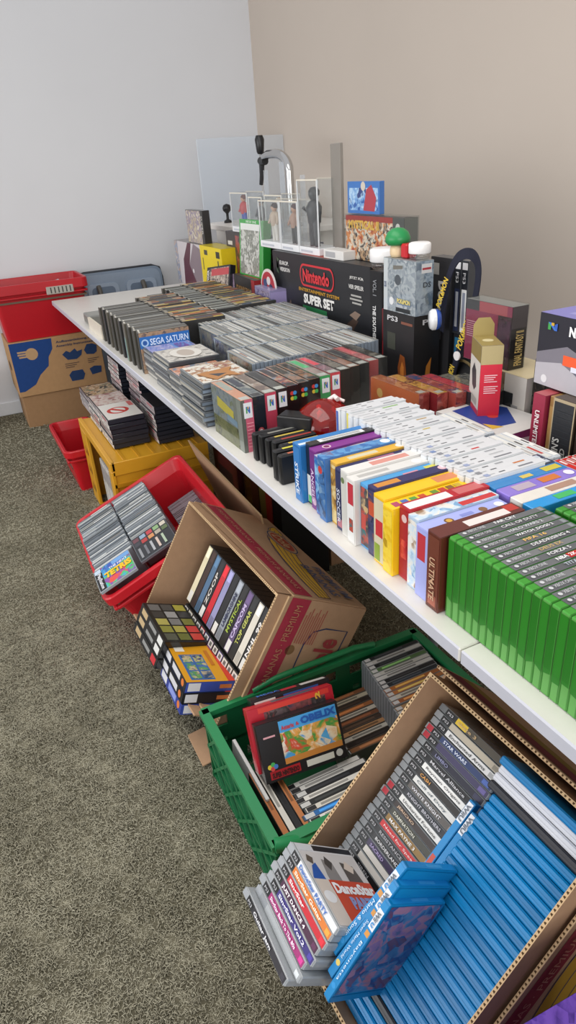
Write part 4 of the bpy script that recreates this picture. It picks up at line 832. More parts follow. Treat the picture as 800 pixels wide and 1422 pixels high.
def jar(M, r, h, lb, cap='#f0efee'):
    t = empty('capped_jar', M); tag(t, lb, 'jar')
    b = MB(); b.lathe([(0, 0.001), (r*.82, .001), (r*.9, .006), (r*.9, h*.42), (0, h*.42)], '#cfd6da', 24); b.build('jar_body', M_ACRYL, t)
    b = MB(); b.lathe([(0, h*.36), (r*.96, h*.36), (r, h*.40), (r, h*.88), (r*.95, h*.95), (r*.8, h), (0, h)], cap, 28); b.build('white_cap', M_PLAS, t)
    return t
jar(Tm(-1.305, .74, T+.305), .05, .062, 'round white cap jar on top of the black console set end')
tx = pbox('game_carton', 'dark game carton with fiery portrait under the silver game box', 'box', (.15, .085, .235), Tm(-1.075, .58, T), '#1c1b1d', {'-y': [(0, 0, 1, 1, '#1f1d1f'), (.0, .0, .12, 1, '#151416'), ('p', [(.55, .1), (.5, .35), (.58, .52), (.72, .5), (.78, .3), (.75, .08)], '#8a4a20'), ('p', [(.60, .15), (.58, .34), (.64, .44), (.7, .38), (.7, .16)], '#c87a34'), ('p', [(.3, 0), (.35, .14), (.6, .10), (.9, .12), (.95, 0)], '#5c3018'), (.15, .55, .42, .75, '#3a3c34'), (.6, .88, .95, .91, '#7a4a3a')], '+x': [(0, 0, 1, 1, '#1a191b'), ('p', [(.4, .1), (.5, .4), (.7, .5), (.65, .3), (.9, .2), (.8, .05)], '#b0702c')], '+z': [(0, 0, 1, 1, '#232225')]}, [], None, M_GLOSS)
on_face(tx, '-y', (.15, .085, .235), 'PS3', .16, .89, .5, .95, '#c9c9cb'); on_face(tx, '+x', (.15, .085, .235), 'PS', .3, .89, .75, .95, '#c9c9cb')
sv = pbox('game_carton', 'silver game box with blue lettering standing on the dark fiery carton', 'box', (.15, .055, .138), Tm(-1.072, .58, T+.2355), '#a9b0b6', {'-y': [(0, 0, 1, 1, art('#9aa2aa', '#b8bec2', '#7f8a94', '#c9ccce')), (0, 0, .13, 1, '#d8dcde'), ('p', oval(.45, .62, .1, .1), '#4a5058'), ('p', [(.3, .8), (.6, .84), (.6, .9), (.3, .88)], '#7a756c'), (.45, .16, .85, .28, '#6a86a8'), (.4, .02, .85, .10, '#22252a'), ('d', .26, .2, .011, '#d8dadb')], '+x': [(0, 0, 1, 1, art('#8a98a8', '#a8b4c0', '#6a7a8c')), (.3, .78, .9, .95, '#e8e4e4'), (.35, .84, .85, .88, '#c04a52')], '+z': [(0, 0, 1, 1, '#b4babf')]}, [], None, M_GLOSS, sleeve=.001)
on_face(sv, '-y', (.15, .055, .138), 'POK\u00e9MON', .45, .18, .85, .28, '#d8c878', 0, .04); on_face(sv, '-y', (.15, .055, .138), 'DS', .03, .45, .10, .56, '#3a4a70', 0)
on_face(sv, '+x', (.15, .055, .138), 'DS', .4, .52, .85, .62, '#3a4048', 0)
jar(Tm(-.950, .61, T+.2355+.14), .029, .042, 'small white cap jar on the silver game box beside the red block')
pbox('plastic_block', 'small red plastic block between the green dome toy and the white cap', 'toy', (.028, .035, .036), Tm(-1.012, .592, T+.2355+.14), '#c01c26', {}, [], None, M_PLAS, ch=.004)
tt = empty('dome_toy', Tm(-1.043, .605, T+.2355+.14)); tag(tt, 'little green dome toy with cream base on the silver game box', 'toy')
b = MB(); b.lathe([(0, .03), (.026, .03), (.033, .037), (.034, .048), (.028, .062), (.016, .071), (0, .074)], '#1f8a4a', 26); b.build('dome', M_PLAS, tt)
b = MB(); b.lathe([(0, 0), (.018, 0), (.021, .008), (.021, .02), (.018, .031), (0, .031)], '#e2c9a0', 22); b.build('cream_base', M_PLAS, tt)
p2 = pbox('game_carton', 'tall black carton with white block lettering behind the lanyard', 'box', (.09, .04, .372), Tm(-.992, .68, T), '#2a2a2d', {'-y': [(0, 0, 1, 1, '#2e2e31'), (.08, .88, .4, .96, '#a8a6a2'), (.1, .42, .6, .5, '#5a5a5c'), (.3, .5, .75, .56, '#8c4a50')], '+z': [(0, 0, 1, 1, '#4a4a4c')], '+x': [(0, 0, 1, 1, '#1d1d1f')]}, [], None, M_CARD)
on_face(p2, '-y', (.09, .04, .372), 'DUKE', .40, .60, .78, .84, '#dcdad8', -90, .06)
for k, c in enumerate(('#d6d8da', '#e4e4e2')):
    g = pbox('game_case', ('white-spined game case standing against the tall black carton, partly behind the lanyard', 'second white-spined game case inside the loop of the lanyard')[k], 'game case', (.0265, .03, .19), Tm(-.903+.028*k, .69, T+.18), '#3a3d42', {'-y': [(.05, .02, .95, .98, '#22252b'), (.12, .04, .88, .62, c if k else '#2a3350'), (.12, .88, .88, .97, '#e4e4e6'), (.3, .1, .7, .58, '#b8bcc4' if k == 0 else '#8a90a0')]}, [], None, M_GLOSS, names={'-y': 'spine_label'})
    on_face(g, '-y', (.0265, .03, .19), 'PS3', .3, .70, .7, .84, '#e0e0e2', -90, .0)
pbox('game_case', 'dark case lying under the two white-spined cases behind the lanyard', 'game case', (.07, .05, .18), Tm(-.897, .69, T), '#1b1c20', {'-y': [(.05, .05, .95, .6, '#141417'), (.1, .7, .5, .95, '#2a6a8c')]}, [], None, M_CARD)
# lanyard ribbon
ln = empty('lanyard'); tag(ln, 'dark navy lanyard with yellow lettering hanging in a loop over game cases', 'lanyard')
def ribbon(pts, w, name, par, col, th=.0016):
    b = MB(); L = []; P = [Vector(p) for p in pts]
    for i, p in enumerate(P):
        d = (P[min(i+1, len(P)-1)]-P[max(i-1, 0)]).normalized(); s_ = d.cross(Vector((-.25, -1, .1)).normalized()).normalized()*w/2; n = d.cross(s_).normalized()*th
        L.append((p-s_-n, p+s_-n, p+s_+n, p-s_+n))
    for a, c in zip(L, L[1:]):
        for k in range(4): b.face([a[k], a[(k+1) % 4], c[(k+1) % 4], c[k]], col)
    b.face(L[0], col); b.face(L[-1][::-1], col)
    return b.build(name, M_MATTE, par)
def spl(P, n=8):
    out = []; P = [Vector(p) for p in P]; P = [P[0]]+P+[P[-1]]
    for i in range(1, len(P)-2):
        for k in range(n):
            t = k/n; a, b_, c, d = P[i-1:i+3]
            out.append(.5*((2*b_)+(-a+c)*t+(2*a-5*b_+4*c-d)*t*t+(-a+3*b_-3*c+d)*t**3))
    out.append(P[-2]); return out
s1 = spl([(-.905, .655, .93), (-.895, .652, 1.0), (-.878, .650, 1.07), (-.845, .650, 1.122), (-.80, .652, 1.135), (-.77, .652, 1.11), (-.768, .65, 1.05), (-.785, .646, .97), (-.812, .64, .89), (-.83, .635, .80), (-.835, .63, .76)])
ribbon(s1, .026, 'strap', ln, '#1e2030')
for (x, y, z, rz, w, h) in ((-.790, .634, .945, 68, .085, .021), (-.822, .624, .83, 75, .06, .02), (-.884, .636, 1.035, 68, .08, .018)):
    letters(ln, 'POK\u00e9MON', axes((math.cos(math.radians(rz)), .05, math.sin(math.radians(rz))), (-math.sin(math.radians(rz)), 0, math.cos(math.radians(rz))), (0, -1, 0), (x, y, z)), w, h, '#d8b838', .03, 'strap_lettering')
b = MB(); b.tube([(0, 0, 0), (0, -.004, 0)], .012, '#e8e4e4', 18); o = b.build('round_badge', M_GLOSS, ln, Tm(-.807, .634, .885))
b = MB(); b.lathe([(0, -.012), (.022, -.012), (.027, -.004), (.027, .0)], '#2d58b8', 22); b.lathe([(.027, .0005), (.027, .008), (.022, .014), (0, .016)], '#e2e4e6', 22); o = b.build('plastic_capsule', M_GLOSS, None, Tm(-.862, .60, .975) @ Rz(-114) @ Ry(90)); tag(o, 'blue and white round plastic capsule hanging beside the lanyard', 'capsule')
b = MB(); b.tube([(-.862, .60, 1.0), (-.86, .615, 1.06), (-.85, .636, 1.118)], .002, '#1e2030', 6); b.build('cord', M_MATTE, o, o.matrix_local.inverted())
b = MB(); b.lathe([(0, 0), (.075, 0), (.085, .03), (.08, .09), (.055, .13), (.02, .145), (0, .147)], '#141416', 22); o = b.build('black_pouch', M_MATTE, None, Tm(-.80, .70, T) @ Matrix.Diagonal((1, .75, 1, 1))); tag(o, 'soft black pouch at the foot of the lanyard', 'pouch')
b = MB(); b.tube([(.085*math.cos(a)*.7, -.066, .07+.06*math.sin(a)) for a in [PI*k/10-.6 for k in range(12)]], .004, '#6a5a3a', 6); b.build('piping', M_MATTE, o)
# right end of the back row
wb = pbox('book_box', 'white-spined brown book box under the sleeved plum box', 'book', (.150, .12, .170), Tm(-.637, .565, T), '#dcd6ca', {'-y': [(0, 0, 1, 1, '#d8d4cc'), (0, 0, .55, 1, art('#5a4636', '#7a6450', '#94806a', '#3a2e26')), (.64, .08, .86, .6, '#a8a8a8')], '+z': [(0, 0, 1, 1, '#d8c8a0')], '+x': [(0, 0, 1, 1, '#e0dcd2')]}, [], None, M_CARD)
on_face(wb, '-y', (.150, .12, .170), 'XENOSAGA', .68, .08, .84, .55, '#8a8c92', -90, .02)
ff = pbox('game_box', 'plum sleeved game box with gold vertical lettering above the white-spined book box', 'game box', (.153, .045, .140), Tm(-.712, .575, T+.171), '#2a1c24', {'-y': [(0, 0, 1, 1, '#822a46'), (.0, .84, .3, 1, '#3a3a3c'), (.3, .84, .9, 1, '#a04a50'), (.72, 0, 1, .84, '#2b1d26'), (.74, .1, .98, .8, art('#2a1c24', '#4a3040', '#5a3a4c'))]+[(.04, .40+.035*k, .6, .415+.035*k, '#c08a98') for k in range(8)], '+x': [(0, 0, 1, 1, '#241e22'), (0, .66, 1, 1, '#4c4448')], '+z': [(0, 0, 1, 1, '#8d8c88')]}, [], None, M_CARD, sleeve=.002)
on_face(ff, '+x', (.153, .045, .140), 'FINAL FANTASY II', .3, .06, .8, .62, '#d8c07a', 90, .02)
pbox('book_box', 'narrow black book box between the white spine and the crimson box', 'book', (.037, .13, .215), Tm(-.480, .575, T), '#1a1a1b', {'-y': [(.05, .02, .95, .98, art('#19191a', '#3a332c', '#141414', '#6a5c4c')), (.3, .84, .8, .9, '#8a8a8a')], '+z': [(0, 0, 1, 1, '#5c5f5c')]}, [], None, M_CARD)
sg = pbox('game_box', 'slim crimson game box with white vertical lettering under the large purple carton', 'game box', (.030, .16, .196), Tm(-.353, .452, T), '#8f2440', {'-y': [(0, 0, 1, 1, '#93253f')], '+z': [(0, 0, 1, 1, '#b05054')]}, [], None, M_CARD)
on_face(sg, '-y', (.030, .16, .196), 'UNLIMITED SAGA', .3, .22, .7, .84, '#e8d8d8', -90, .03)
pbox('game_box', 'thin tan book box between the crimson box and the black framed one', 'book', (.016, .15, .196), Tm(-.321, .462, T), '#9a7444', {'-y': [(.1, .1, .9, .9, '#b08a54')]}, [], None, M_CARD)
ac = pbox('game_box', 'black game box with thin gold frame and silver lettering on its spine', 'game box', (.052, .15, .200), Tm(-.302, .452, T), '#3a3026', {'-y': [(0, 0, 1, 1, '#a8987a'), (.05, .02, .95, .97, '#24262a')]+[(.1, .1+.06*k, .9, .105+.06*k, '#34373c') for k in range(14)], '+z': [(0, 0, 1, 1, '#4a3c30'), ('d', .6, .5, .014, '#8a7a54')]}, [], None, M_CARD)
on_face(ac, '-y', (.052, .15, .200), "ASSASSIN'S", .15, .20, .48, .62, '#c4c4c0', 90, .02); on_face(ac, '-y', (.052, .15, .200), 'CREED', .56, .26, .8, .54, '#a8a8a4', 90, .02)
pbox('book_box', 'dark brown book box at the very end of the back row', 'book', (.06, .15, .195), Tm(-.246, .455, T), '#2c221c', {'-y': [(.08, .03, .92, .97, '#3a2c22')]}, [], None, M_CARD)
nb = pbox('console_box', 'large purple and black carton with bold lettering and an orange sticker', 'box', (.22, .13, .137), Tm(-.392, .488, T+.2015) @ Rz(-3), '#6a66a8', {'-y': [(0, 0, 1, 1, '#23222c'), ('p', [(0, 0), (1, 0), (1, .3), (.35, .62), (0, .45)], '#77737c'), ('p', [(0, 0), (.9, 0), (.3, .38), (0, .3)], '#b0acb2'), ('p', [(.45, .3), (.8, .74), (1, .5), (1, .1), (.7, .02)], '#5c5e70'), ('p', [(.52, .3), (.8, .66), (1, .44), (1, .14), (.74, .08)], '#84879a'), ('d', .12, .1, .008, '#d8d6d8'), (.32, .36, .54, .5, '#e85a2c'), (.42, .3, .6, .37, '#d8d8e4')], '+z': [(0, 0, 1, 1, '#7f7cc0'), (.2, .2, .8, .8, '#9a98d0')]}, [], None, M_GLOSS)
on_face(nb, '-y', (.22, .13, .137), 'NINTENDO 64', .36, .76, .98, .90, '#f2f2f2', 0, .05)
n64logo(nb, (.22, .13, .137), '-y', .05, .72, .28, .95, False)
ms = pbox('mouse_box', 'upright gold and red accessory box with a hanging tab', 'box', (.046, .095, .155), Tm(-.522, .463, T+.097) @ Rz(62), '#d8d4cc', {'-y': [(0, 0, 1, .74, '#d42a40'), (0, .74, 1, 1, '#b8a878')]+[(.2, .58-.03*k, .8-.08*(k % 3), .593-.03*k, '#f0c8cc') for k in range(4)]+[(.2, .42-.03*k, .85-.1*(k % 2), .433-.03*k, '#f0c8cc') for k in range(4)], '-x': [(0, 0, 1, 1, '#cfcac2'), (0, .76, 1, 1, '#8c7a48'), (0, 0, 1, .08, '#c83848'), ('p', [(.3, .35), (.2, .55), (.4, .68), (.62, .6), (.7, .38), (.5, .3)], '#3c3c40'), (.3, .12, .8, .22, '#a8a49c')], '+z': [(0, 0, 1, 1, '#9a874e'), ('d', .5, .5, .012, '#d8cca0')]}, [], None, M_CARD)
b = MB(); b.idx([(0, .091, .155), (.046, .091, .155), (.046, .091, .18), (.036, .091, .195), (.010, .091, .195), (0, .091, .18)], [(0, 1, 2, 3, 4, 5)], '#a8955a'); b.idx([(.0, .0916, .155), (.046, .0916, .155), (.046, .0916, .18), (.036, .0916, .195), (.010, .0916, .195), (0, .0916, .18)], [(5, 4, 3, 2, 1, 0)], '#a8955a'); hd = b.build('hang_tab', M_CARD, ms)
# back left group
pbox('boxed_set', 'pale box with dark maroon figure print at the far back of the table', 'box', (.51, .12, .243), Tm(-3.72, .80, T), '#b8aeb0', {'-y': [(0, 0, 1, 1, '#cfc8ca'), (0, 0, .12, 1, art('#b8a090', '#8a98b0', '#d0c0b8')), ('p', [(.25, 0), (.3, .6), (.5, 1), (.62, 1), (.5, .5), (.75, 0)], '#5a2a38'), ('p', [(.5, .5), (.7, 1), (.95, .9), (.9, .2), (.75, 0)], '#8a7a80'), ('d', .62, .38, .012, '#e8e4e4'), (.55, 0, .95, .12, '#7a3444')], '+z': [(0, 0, 1, 1, '#9c9898')]}, [], None, M_CARD)
yb = pbox('game_carton', 'bright yellow carton with a red square at the far back of the table', 'box', (.325, .10, .25), Tm(-3.195, .78, T), '#e2c81e', {'-y': [(0, 0, 1, 1, '#e6cc1c'), (.2, .82, .36, .92, '#4a4430'), (.75, .80, .92, .93, '#3a3628'), (.8, .35, .85, .75, '#5a5230'), (.1, .5, .14, .75, '#7a6c28'), (.35, .12, .95, .42, '#c02438'), (.5, .18, .8, .36, '#d87080')], '+z': [(0, 0, 1, 1, '#c8b430')]}, [], None, M_CARD)
gg = pbox('game_case', 'pale cover game case standing on top of the maroon-print box', 'game case', (.285, .04, .175), Tm(-3.475, .815, T+.2435), '#4a4644', {'-y': [(.01, .02, .86, .98, art('#c8b89c', '#b0a08c', '#8a7c94', '#d8ccb0')), (.86, 0, 1, 1, '#33302f')], '+x': [(0, 0, 1, 1, '#2f2d2e')]}, [], None, M_GLOSS)
on_face(gg, '-y', (.285, .04, .175), 'SUPER', .89, .3, .97, .85, '#c8c4bc', -90)
dc = pbox('game_case', 'dark tilted game case with red and cream cover leaning by the yellow carton', 'game case', (.27, .03, .16), Tm(-2.955, .70, T+.002) @ Rz(4) @ Rx(-14) @ Ry(-8), '#232125', {'-y': [(0, 0, 1, 1, '#262329'), (.15, .04, .95, .95, art('#8a7a70', '#c0b0a0', '#4a3c3c', '#b8a898')), (.2, .72, .95, .93, '#b8484c')]}, [], None, M_GLOSS)
on_face(dc, '-y', (.27, .03, .16), 'GUNSLINGER', .02, .08, .12, .92, '#dcd8d4', 90)
pbox('game_case', 'mauve wedge of a game case behind the dark tilted one', 'game case', (.12, .02, .15), Tm(-2.72, .745, T) @ Rx(-10), '#7a6484', {'-y': [(0, 0, 1, 1, art('#8a7494', '#b098b0', '#5a4a6c'))]}, [], None, M_GLOSS)
br = pbox('game_carton', 'black carton with orange lettering and a red side under the green case', 'box', (.30, .13, .155), Tm(-2.66, .755, T) @ Rz(-4), '#1f1c1c', {'-y': [(0, 0, 1, 1, '#231f1f'), (.1, .25, .85, .7, art('#3a2a20', '#8a6a3c', '#b08444', '#241c18')), (.85, 0, 1, 1, '#a82c30')], '+x': [(0, 0, 1, 1, '#a83034'), (.2, .1, .7, .9, '#2a1c1c')], '+z': [(0, 0, 1, 1, '#3a3030'), ('p', [(.3, .1), (.9, .2), (.8, .8), (.4, .6)], '#b04034')]}, [], None, M_CARD)
on_face(br, '-y', (.30, .13, .155), 'DONKEY', .14, .52, .74, .72, '#a87c40', 0, .04); on_face(br, '-y', (.30, .13, .155), 'KONG', .2, .28, .7, .48, '#a87c40', 0, .04)
xg = pbox('game_case', 'upright green-edged game case with a pale cover on the black carton', 'game case', (.27, .04, .245), Tm(-2.625, .775, T+.156) @ Rx(-5), '#38a044', {'-y': [(.05, .03, .86, .93, art('#b8bab4', '#d0d0c8', '#7a7c74', '#94988c')), (.05, .82, .86, .93, '#e0e2de')], '+x': [(.1, .02, .9, .98, '#2c9038')]}, [], None, M_GLOSS)
on_face(xg, '-y', (.27, .04, .245), 'XBOX ONE', .3, .945, .75, .985, '#d8f0d8')
bd = empty('round_badge', Tm(-2.11, .695, T+.16)); tag(bd, 'round red and white badge card before the black console set', 'badge')
b = MB(); b.tube([(0, 0, 0), (0, -.004, 0)], .075, '#d8d0cc', 32); b.build('rim', M_CARD, bd)
b = MB(); b.tube([(0, -.004, 0), (0, -.006, 0)], .064, '#a8303c', 32); b.build('face', M_CARD, bd)
b = MB(); 
for k in range(5): b.tube([(.03*math.cos(k*1.257), -.006, .03*math.sin(k*1.257)), (.03*math.cos(k*1.257), -.0075, .03*math.sin(k*1.257))], .017, ['#2a3050', '#d0c8c8', '#3c4a70', '#7a2030', '#c8b8b4'][k], 14)
b.build('motif', M_CARD, bd)
b = MB(); b.box(-.03, .03, -.02, .03, -.16, -.075, '#6a5a54', ch=.003); b.build('stand', M_CARD, bd)
pbox('game_box', 'lavender tinted clear box in front of the red and white badge', 'box', (.17, .08, .165), Tm(-2.175, .655, T) @ Rz(-3), '#a89cc8', {'-y': [(.05, .05, .95, .95, art('#8a80a8', '#b4a8d0', '#6a5c88', '#c0b4dc'))], '+x': [(.05, .05, .95, .95, '#b8a8dc')], '+z': [(0, 0, 1, 1, '#b0a4d0')]}, [], None, M_GLOSS, sleeve=.0015)
db = pbox('game_carton', 'dark carton with a red picture panel behind the green-edged case', 'box', (.28, .12, .325), Tm(-2.985, .86, T), '#3c3838', {'-y': [(0, 0, 1, 1, '#454142'), (.45, .05, .98, .95, art('#7a3434', '#a04844', '#4a3438')), (.08, .80, .3, .86, '#d0ccc8'), (.08, .70, .26, .76, '#d0ccc8')]}, [], None, M_CARD)
pbox('game_carton', 'deep violet carton below the clear figure boxes', 'box', (.535, .12, .31), Tm(-2.668, .855, T), '#2a2440', {'-y': [(0, 0, 1, 1, art('#241e38', '#3c3058', '#1a1828', '#54487a'))]}, [], None, M_GLOSS)
# clear display boxes with small figurines ------------------------------------------------------
def figure_box(x0, x1, y, z0, z1, cols, label, flabel, pose=0):
    w = x1-x0; dpt = .09; h = z1-z0
    r = empty('display_box', Tm(x0, y, z0)); tag(r, label, 'display box', 'clear figurine boxes')
    b = MB(); t = .002
    b.box(0, t, 0, dpt, .026, h, '#fff'); b.box(w-t, w, 0, dpt, .026, h, '#fff'); b.box(t, w-t, 0, t, .026, h, '#fff'); b.box(t, w-t, dpt-t, dpt, .026, h, '#fff'); b.box(t, w-t, t, dpt-t, h-t, h, '#fff'); b.build('clear_cover', M_ACRYL, r)
    b = MB(); 
    for px, py in ((0, 0), (w-.003, 0), (0, dpt-.003), (w-.003, dpt-.003)): b.box(px-.0005, px+.0035, py-.0005, py+.0035, .026, h, '#dfe2e4')
    b.box(0, w, -.0008, .004, h-.004, h+.001, '#e0d8c8'); b.box(0, w, dpt-.004, dpt+.0008, h-.004, h+.001, '#e0d8c8'); b.build('edge_strip', M_JEWEL, r)  # edge strips; their pale opaque colour stands in for bright reflections on the acrylic
    b = MB(); b.box(-.001, w+.001, -.001, dpt+.001, 0, .0255, '#e9eaec', ch=.002); bs = b.build('white_base', M_PLAS, r)
    panel(bs, '-y', (w, dpt, .026), [(.1, .3, .7, .6, '#c0c4cc')], 'base_print', .0016)
    f = empty('figurine', Tm(x0+w*.45, y+dpt*.36, z0+.0258)); tag(f, flabel, 'figurine', 'figurines in clear boxes')
    H = h*.80; c1, c2, c3, c4 = cols
    b = MB()
    sp = .10*H
    b.tube([(-sp, 0, 0), (-sp*.9, 0, H*.22), (-sp*.5, 0, H*.45)], [.05*H, .065*H, .085*H], c1, 10); b.tube([(sp, 0, 0), (sp*.9, -.02*H*pose, H*.22), (sp*.5, 0, H*.45)], [.05*H, .065*H, .085*H], c1, 10); b.build('legs', M_PLAS, f)
    b = MB(); b.tube([(0, 0, H*.40), (0, 0, H*.52), (0, 0, H*.66), (0, 0, H*.75), (0, 0, H*.79)], [.12*H, .13*H, .15*H, .10*H, .04*H], c2, 14)
    b.tube([(-.13*H, 0, H*.72), (-.24*H, -.02*H, H*.58), (-.22*H, -.1*H, H*.46+.2*H*pose)], [.05*H, .045*H, .035*H], c2, 8); b.tube([(.13*H, 0, H*.72), (.24*H, -.02*H, H*.58), (.24*H, -.06*H, H*.44)], [.05*H, .045*H, .035*H], c2, 8); b.build('torso', M_PLAS, f)
    b = MB(); b.lathe([(0, H*.77), (.06*H, H*.79), (.095*H, H*.86), (.09*H, H*.93), (.05*H, H*.975), (0, H*.98)], c3, 16); b.build('head', M_PLAS, f)
    b = MB(); b.lathe([(.10*H, H*.86), (.105*H, H*.93), (.06*H, H*.99), (0, H*1.0)], c4, 16, 0, (0, .012*H, 0)); b.build('hair', M_PLAS, f)
figure_box(-2.885, -2.675, .862, T+.326, 1.245, ('#2450b8', '#c8282c', '#e0b090', '#6a2c20'), 'first clear figurine box from the corner, on the dark carton', 'small figurine in red top and blue trousers')
figure_box(-2.655, -2.505, .862, T+.311, 1.228, ('#2a2c34', '#4a5058', '#c89878', '#3a2a22'), 'narrow clear figurine box, second from the corner', 'small figurine in dark grey clothes')
figure_box(-2.465, -2.29, .860, T+.311, 1.238, ('#5a7cb8', '#b8b0a4', '#d8b090', '#a87c38'), 'third clear figurine box, on the violet carton', 'small figurine in blue-grey with fair hair', 1)
figure_box(-2.278, -2.08, .745, T+.306, 1.228, ('#e0dcd4', '#c8b4a0', '#d8b098', '#3a3030'), 'wide clear figurine box at the end of the black console set', 'small figurine in cream clothes with dark hair')
figure_box(-2.072, -1.918, .745, T+.306, 1.228, ('#2c3030', '#b08c78', '#d0a488', '#4a2c30'), 'clear figurine box in the middle of the console set top', 'small figurine in black trousers with bare arms')
figure_box(-1.910, -1.752, .745, T+.306, 1.302, ('#26282c', '#1f2326', '#2c3234', '#14181a'), 'tallest clear figurine box, next to the grey slab', 'small figurine all in black', 1)
b = MB(); b.box(-1.768, -1.700, .888, .902, T+.306, 1.41, '#8e8a86', ch=.002); o = b.build('acrylic_slab', clear_mat('smoked_slab', '#c8c4be', .06, .1, .5, '#a8a39c')); tag(o, 'tall narrow grey acrylic slab standing on the console set', 'slab')
o.location = (0, -.075, 0)
for k, (x, z, lb) in enumerate(((-2.662, 1.335, 'first and farthest'), (-2.485, 1.365, 'tallest, middle'), (-2.285, 1.31, 'third'))):
    b = MB(); b.box(x, x+.006, .954, .974, T+.3105, z, '#d9dde0'); o = b.build('acrylic_strip', M_SHEET); tag(o, 'thin clear upright strip behind the figurine boxes, %s of three' % lb, 'strip', 'thin acrylic strips')
pbox('printed_block', 'small white printed block lying on the console set by the grey slab', 'box', (.14, .06, .03), Tm(-1.70, .735, T+.306), '#dcdad6', {'-y': [(.1, .2, .6, .8, '#a8a8aa')]}, [], None, M_CARD)
fx = pbox('game_box', 'red battle-scene game box in a clear sleeve on the console set', 'game box', (.35, .05, .14), Tm(-1.62, .785, T+.3075), '#3a3a3a', {'-y': [(0, 0, 1, 1, '#8a2420'), (0, 0, .82, .9, art('#a83820', '#d8863c', '#e8dcc8', '#3a2a28', '#c8a078')), (.82, 0, 1, 1, '#4a4c48'), ('d', .9, .8, .012, '#c8c8c0'), (0, .88, .82, 1, '#a02c24')], '+x': [(0, 0, 1, 1, '#6c6e6a')]}, [], None, M_CARD, sleeve=.003)
on_face(fx, '-y', (.35, .05, .14), 'MYSTICAL II', .06, .70, .60, .90, '#e8b848', 0, .05)
bl = pbox('blister_pack', 'blue hanging blister pack standing on the red battle-scene box', 'pack', (.2, .018, .098), Tm(-1.63, .80, T+.3075+.145), '#3a6cb0', {'-y': [(0, 0, 1, 1, '#3c70b4'), (.05, .1, .95, .8, art('#2c5aa0', '#6a98cc', '#a8c8e4', '#243c78')), ('p', [(.5, .1), (.6, .75), (.75, .9), (.9, .5), (.85, .08)], '#a83c48'), ('d', .5, .85, .014, '#c9bfb0')]}, [], None, M_GLOSS)
# ------------------------------------------------------------------ under the table
# tub of jewel cases
def in_tub(u0, v0, L, w, H, wtop): return FR @ axes((0, 1, 0), (1, 0, 0), (0, 0, -1), (u0, v0, wtop+H))
for c, (v0, L, n, u0, nm) in enumerate(((.312, .140, 33, .050, 'aisle-side column'), (.172, .134, 30, .052, 'inner column'))):
    for i in range(n):
        w = .0113; H = .118; cc = rnd.choice(['#b4b8ba', '#8a9096', '#6a7076', '#c8cac8', '#4c5258', '#9c9e98', '#33383c', '#75797c'])
        lay = [(.02, .2, .98, .8, cc)]
        if i % 3 == 0: lay.append((.1, .3, .6, .7, rnd.choice(['#3c4044', '#6a6258', '#4c5868', '#e4e4e2'])))
        pbox('disc_case', 'clear disc case, %s from the far end of the red tub %s' % (ORD[i], nm), 'disc case', (L, w-.0012, H), in_tub(u0+w*i, v0+rnd.uniform(-.002, .002), L, w, H, -.012+rnd.uniform(-.003, .003)), rnd.choice(['#80878d', '#6a7178', '#939a9e']), {'+z': lay}, [], 'disc cases in the red tub', M_JEWEL, names={'+z': 'spine_label'}, ch=.0015)
for i in range(18):
    w = .0118; H = .09; cc = rnd.choice(['#4a3440', '#5c4450', '#3a2c38', '#8a7c88', '#6a5660'])
    pbox('disc_case', 'dark disc case low in the red tub, %s from its far end' % ORD[i], 'disc case', (.125, w-.001, H), in_tub(.085+w*i, .028, .125, w, H, .12), '#5c5a62', {'+z': [(.02, .15, .98, .85, cc), (.2, .3, .6, .6, '#9a909c')]}, [], 'dark disc cases deep in the red tub', M_JEWEL, names={'+z': 'spine_label'}, ch=.0015)
def fitM(rows): return M34(rows)
TE = FR @ axes((0, 1, 0), (-1, 0, 0), (0, 0, 1), (.585-.012, .322, -.028)) @ Matrix()     # a=v, b=-u, c=w
tz = pbox('disc_case', 'disc case with colourful block-game cover lying on the red tub corner', 'disc case', (.13, .125, .0105), TE @ axes((-1, 0, 0), (0, 1, 0), (0, 0, -1), (.132, 0, .0105)), '#9aa0a6', {'+z': [(.02, .02, .98, .98, art('#2c50a8', '#38a0d0', '#48b858', '#7a48a0', '#d84838', scale=14)), (.02, .02, .2, .98, '#17171a'), (.03, .80, .19, .97, '#b8c8d8'), (.5, .8, .98, .98, '#6a9ad0')]}, [], None, M_GLOSS, names={'+z': 'cover'})
on_face(tz, '+z', (.13, .125, .0105), 'TETRIS', .24, .36, .96, .62, '#e8b820', 0, .06); on_face(tz, '+z', (.13, .125, .0105), 'THE NEXT', .4, .66, .9, .76, '#e4e4f0', 0, .02); on_face(tz, '+z', (.13, .125, .0105), 'PlayStation', .05, .06, .17, .76, '#e6e6ea', -90)
CO = FR @ axes((0, 1, 0), (-1, 0, 0), (0, 0, 1), (.55, .176, -.022))
cv = pbox('disc_case', 'disc case with a grid of small pictures lying over the inner tub column', 'disc case', (.132, .15, .0105), CO @ axes((-1, 0, 0), (0, 1, 0), (0, 0, -1), (.132, 0, .0105)), '#5a6066', {'+z': [(.02, .02, .98, .98, '#2c2e33')]+[(.05+.19*(k % 5), .78-.2*(k//5), .2+.19*(k % 5), .93-.2*(k//5), ['#6a4048', '#8aa0b8', '#b84048', '#88a878', '#c8c0b0', '#3c3c44', '#a83c3c', '#c88a58', '#a8a090', '#5a6a48'][k % 10]) for k in range(10)]+[(.08+.16*k, .08, .14+.16*k, .48, ['#8a8c90', '#6c6e74', '#a8aaae', '#c8b4a8', '#a8b8a0'][k]) for k in range(5)]}, [], None, M_GLOSS, names={'+z': 'cover'})
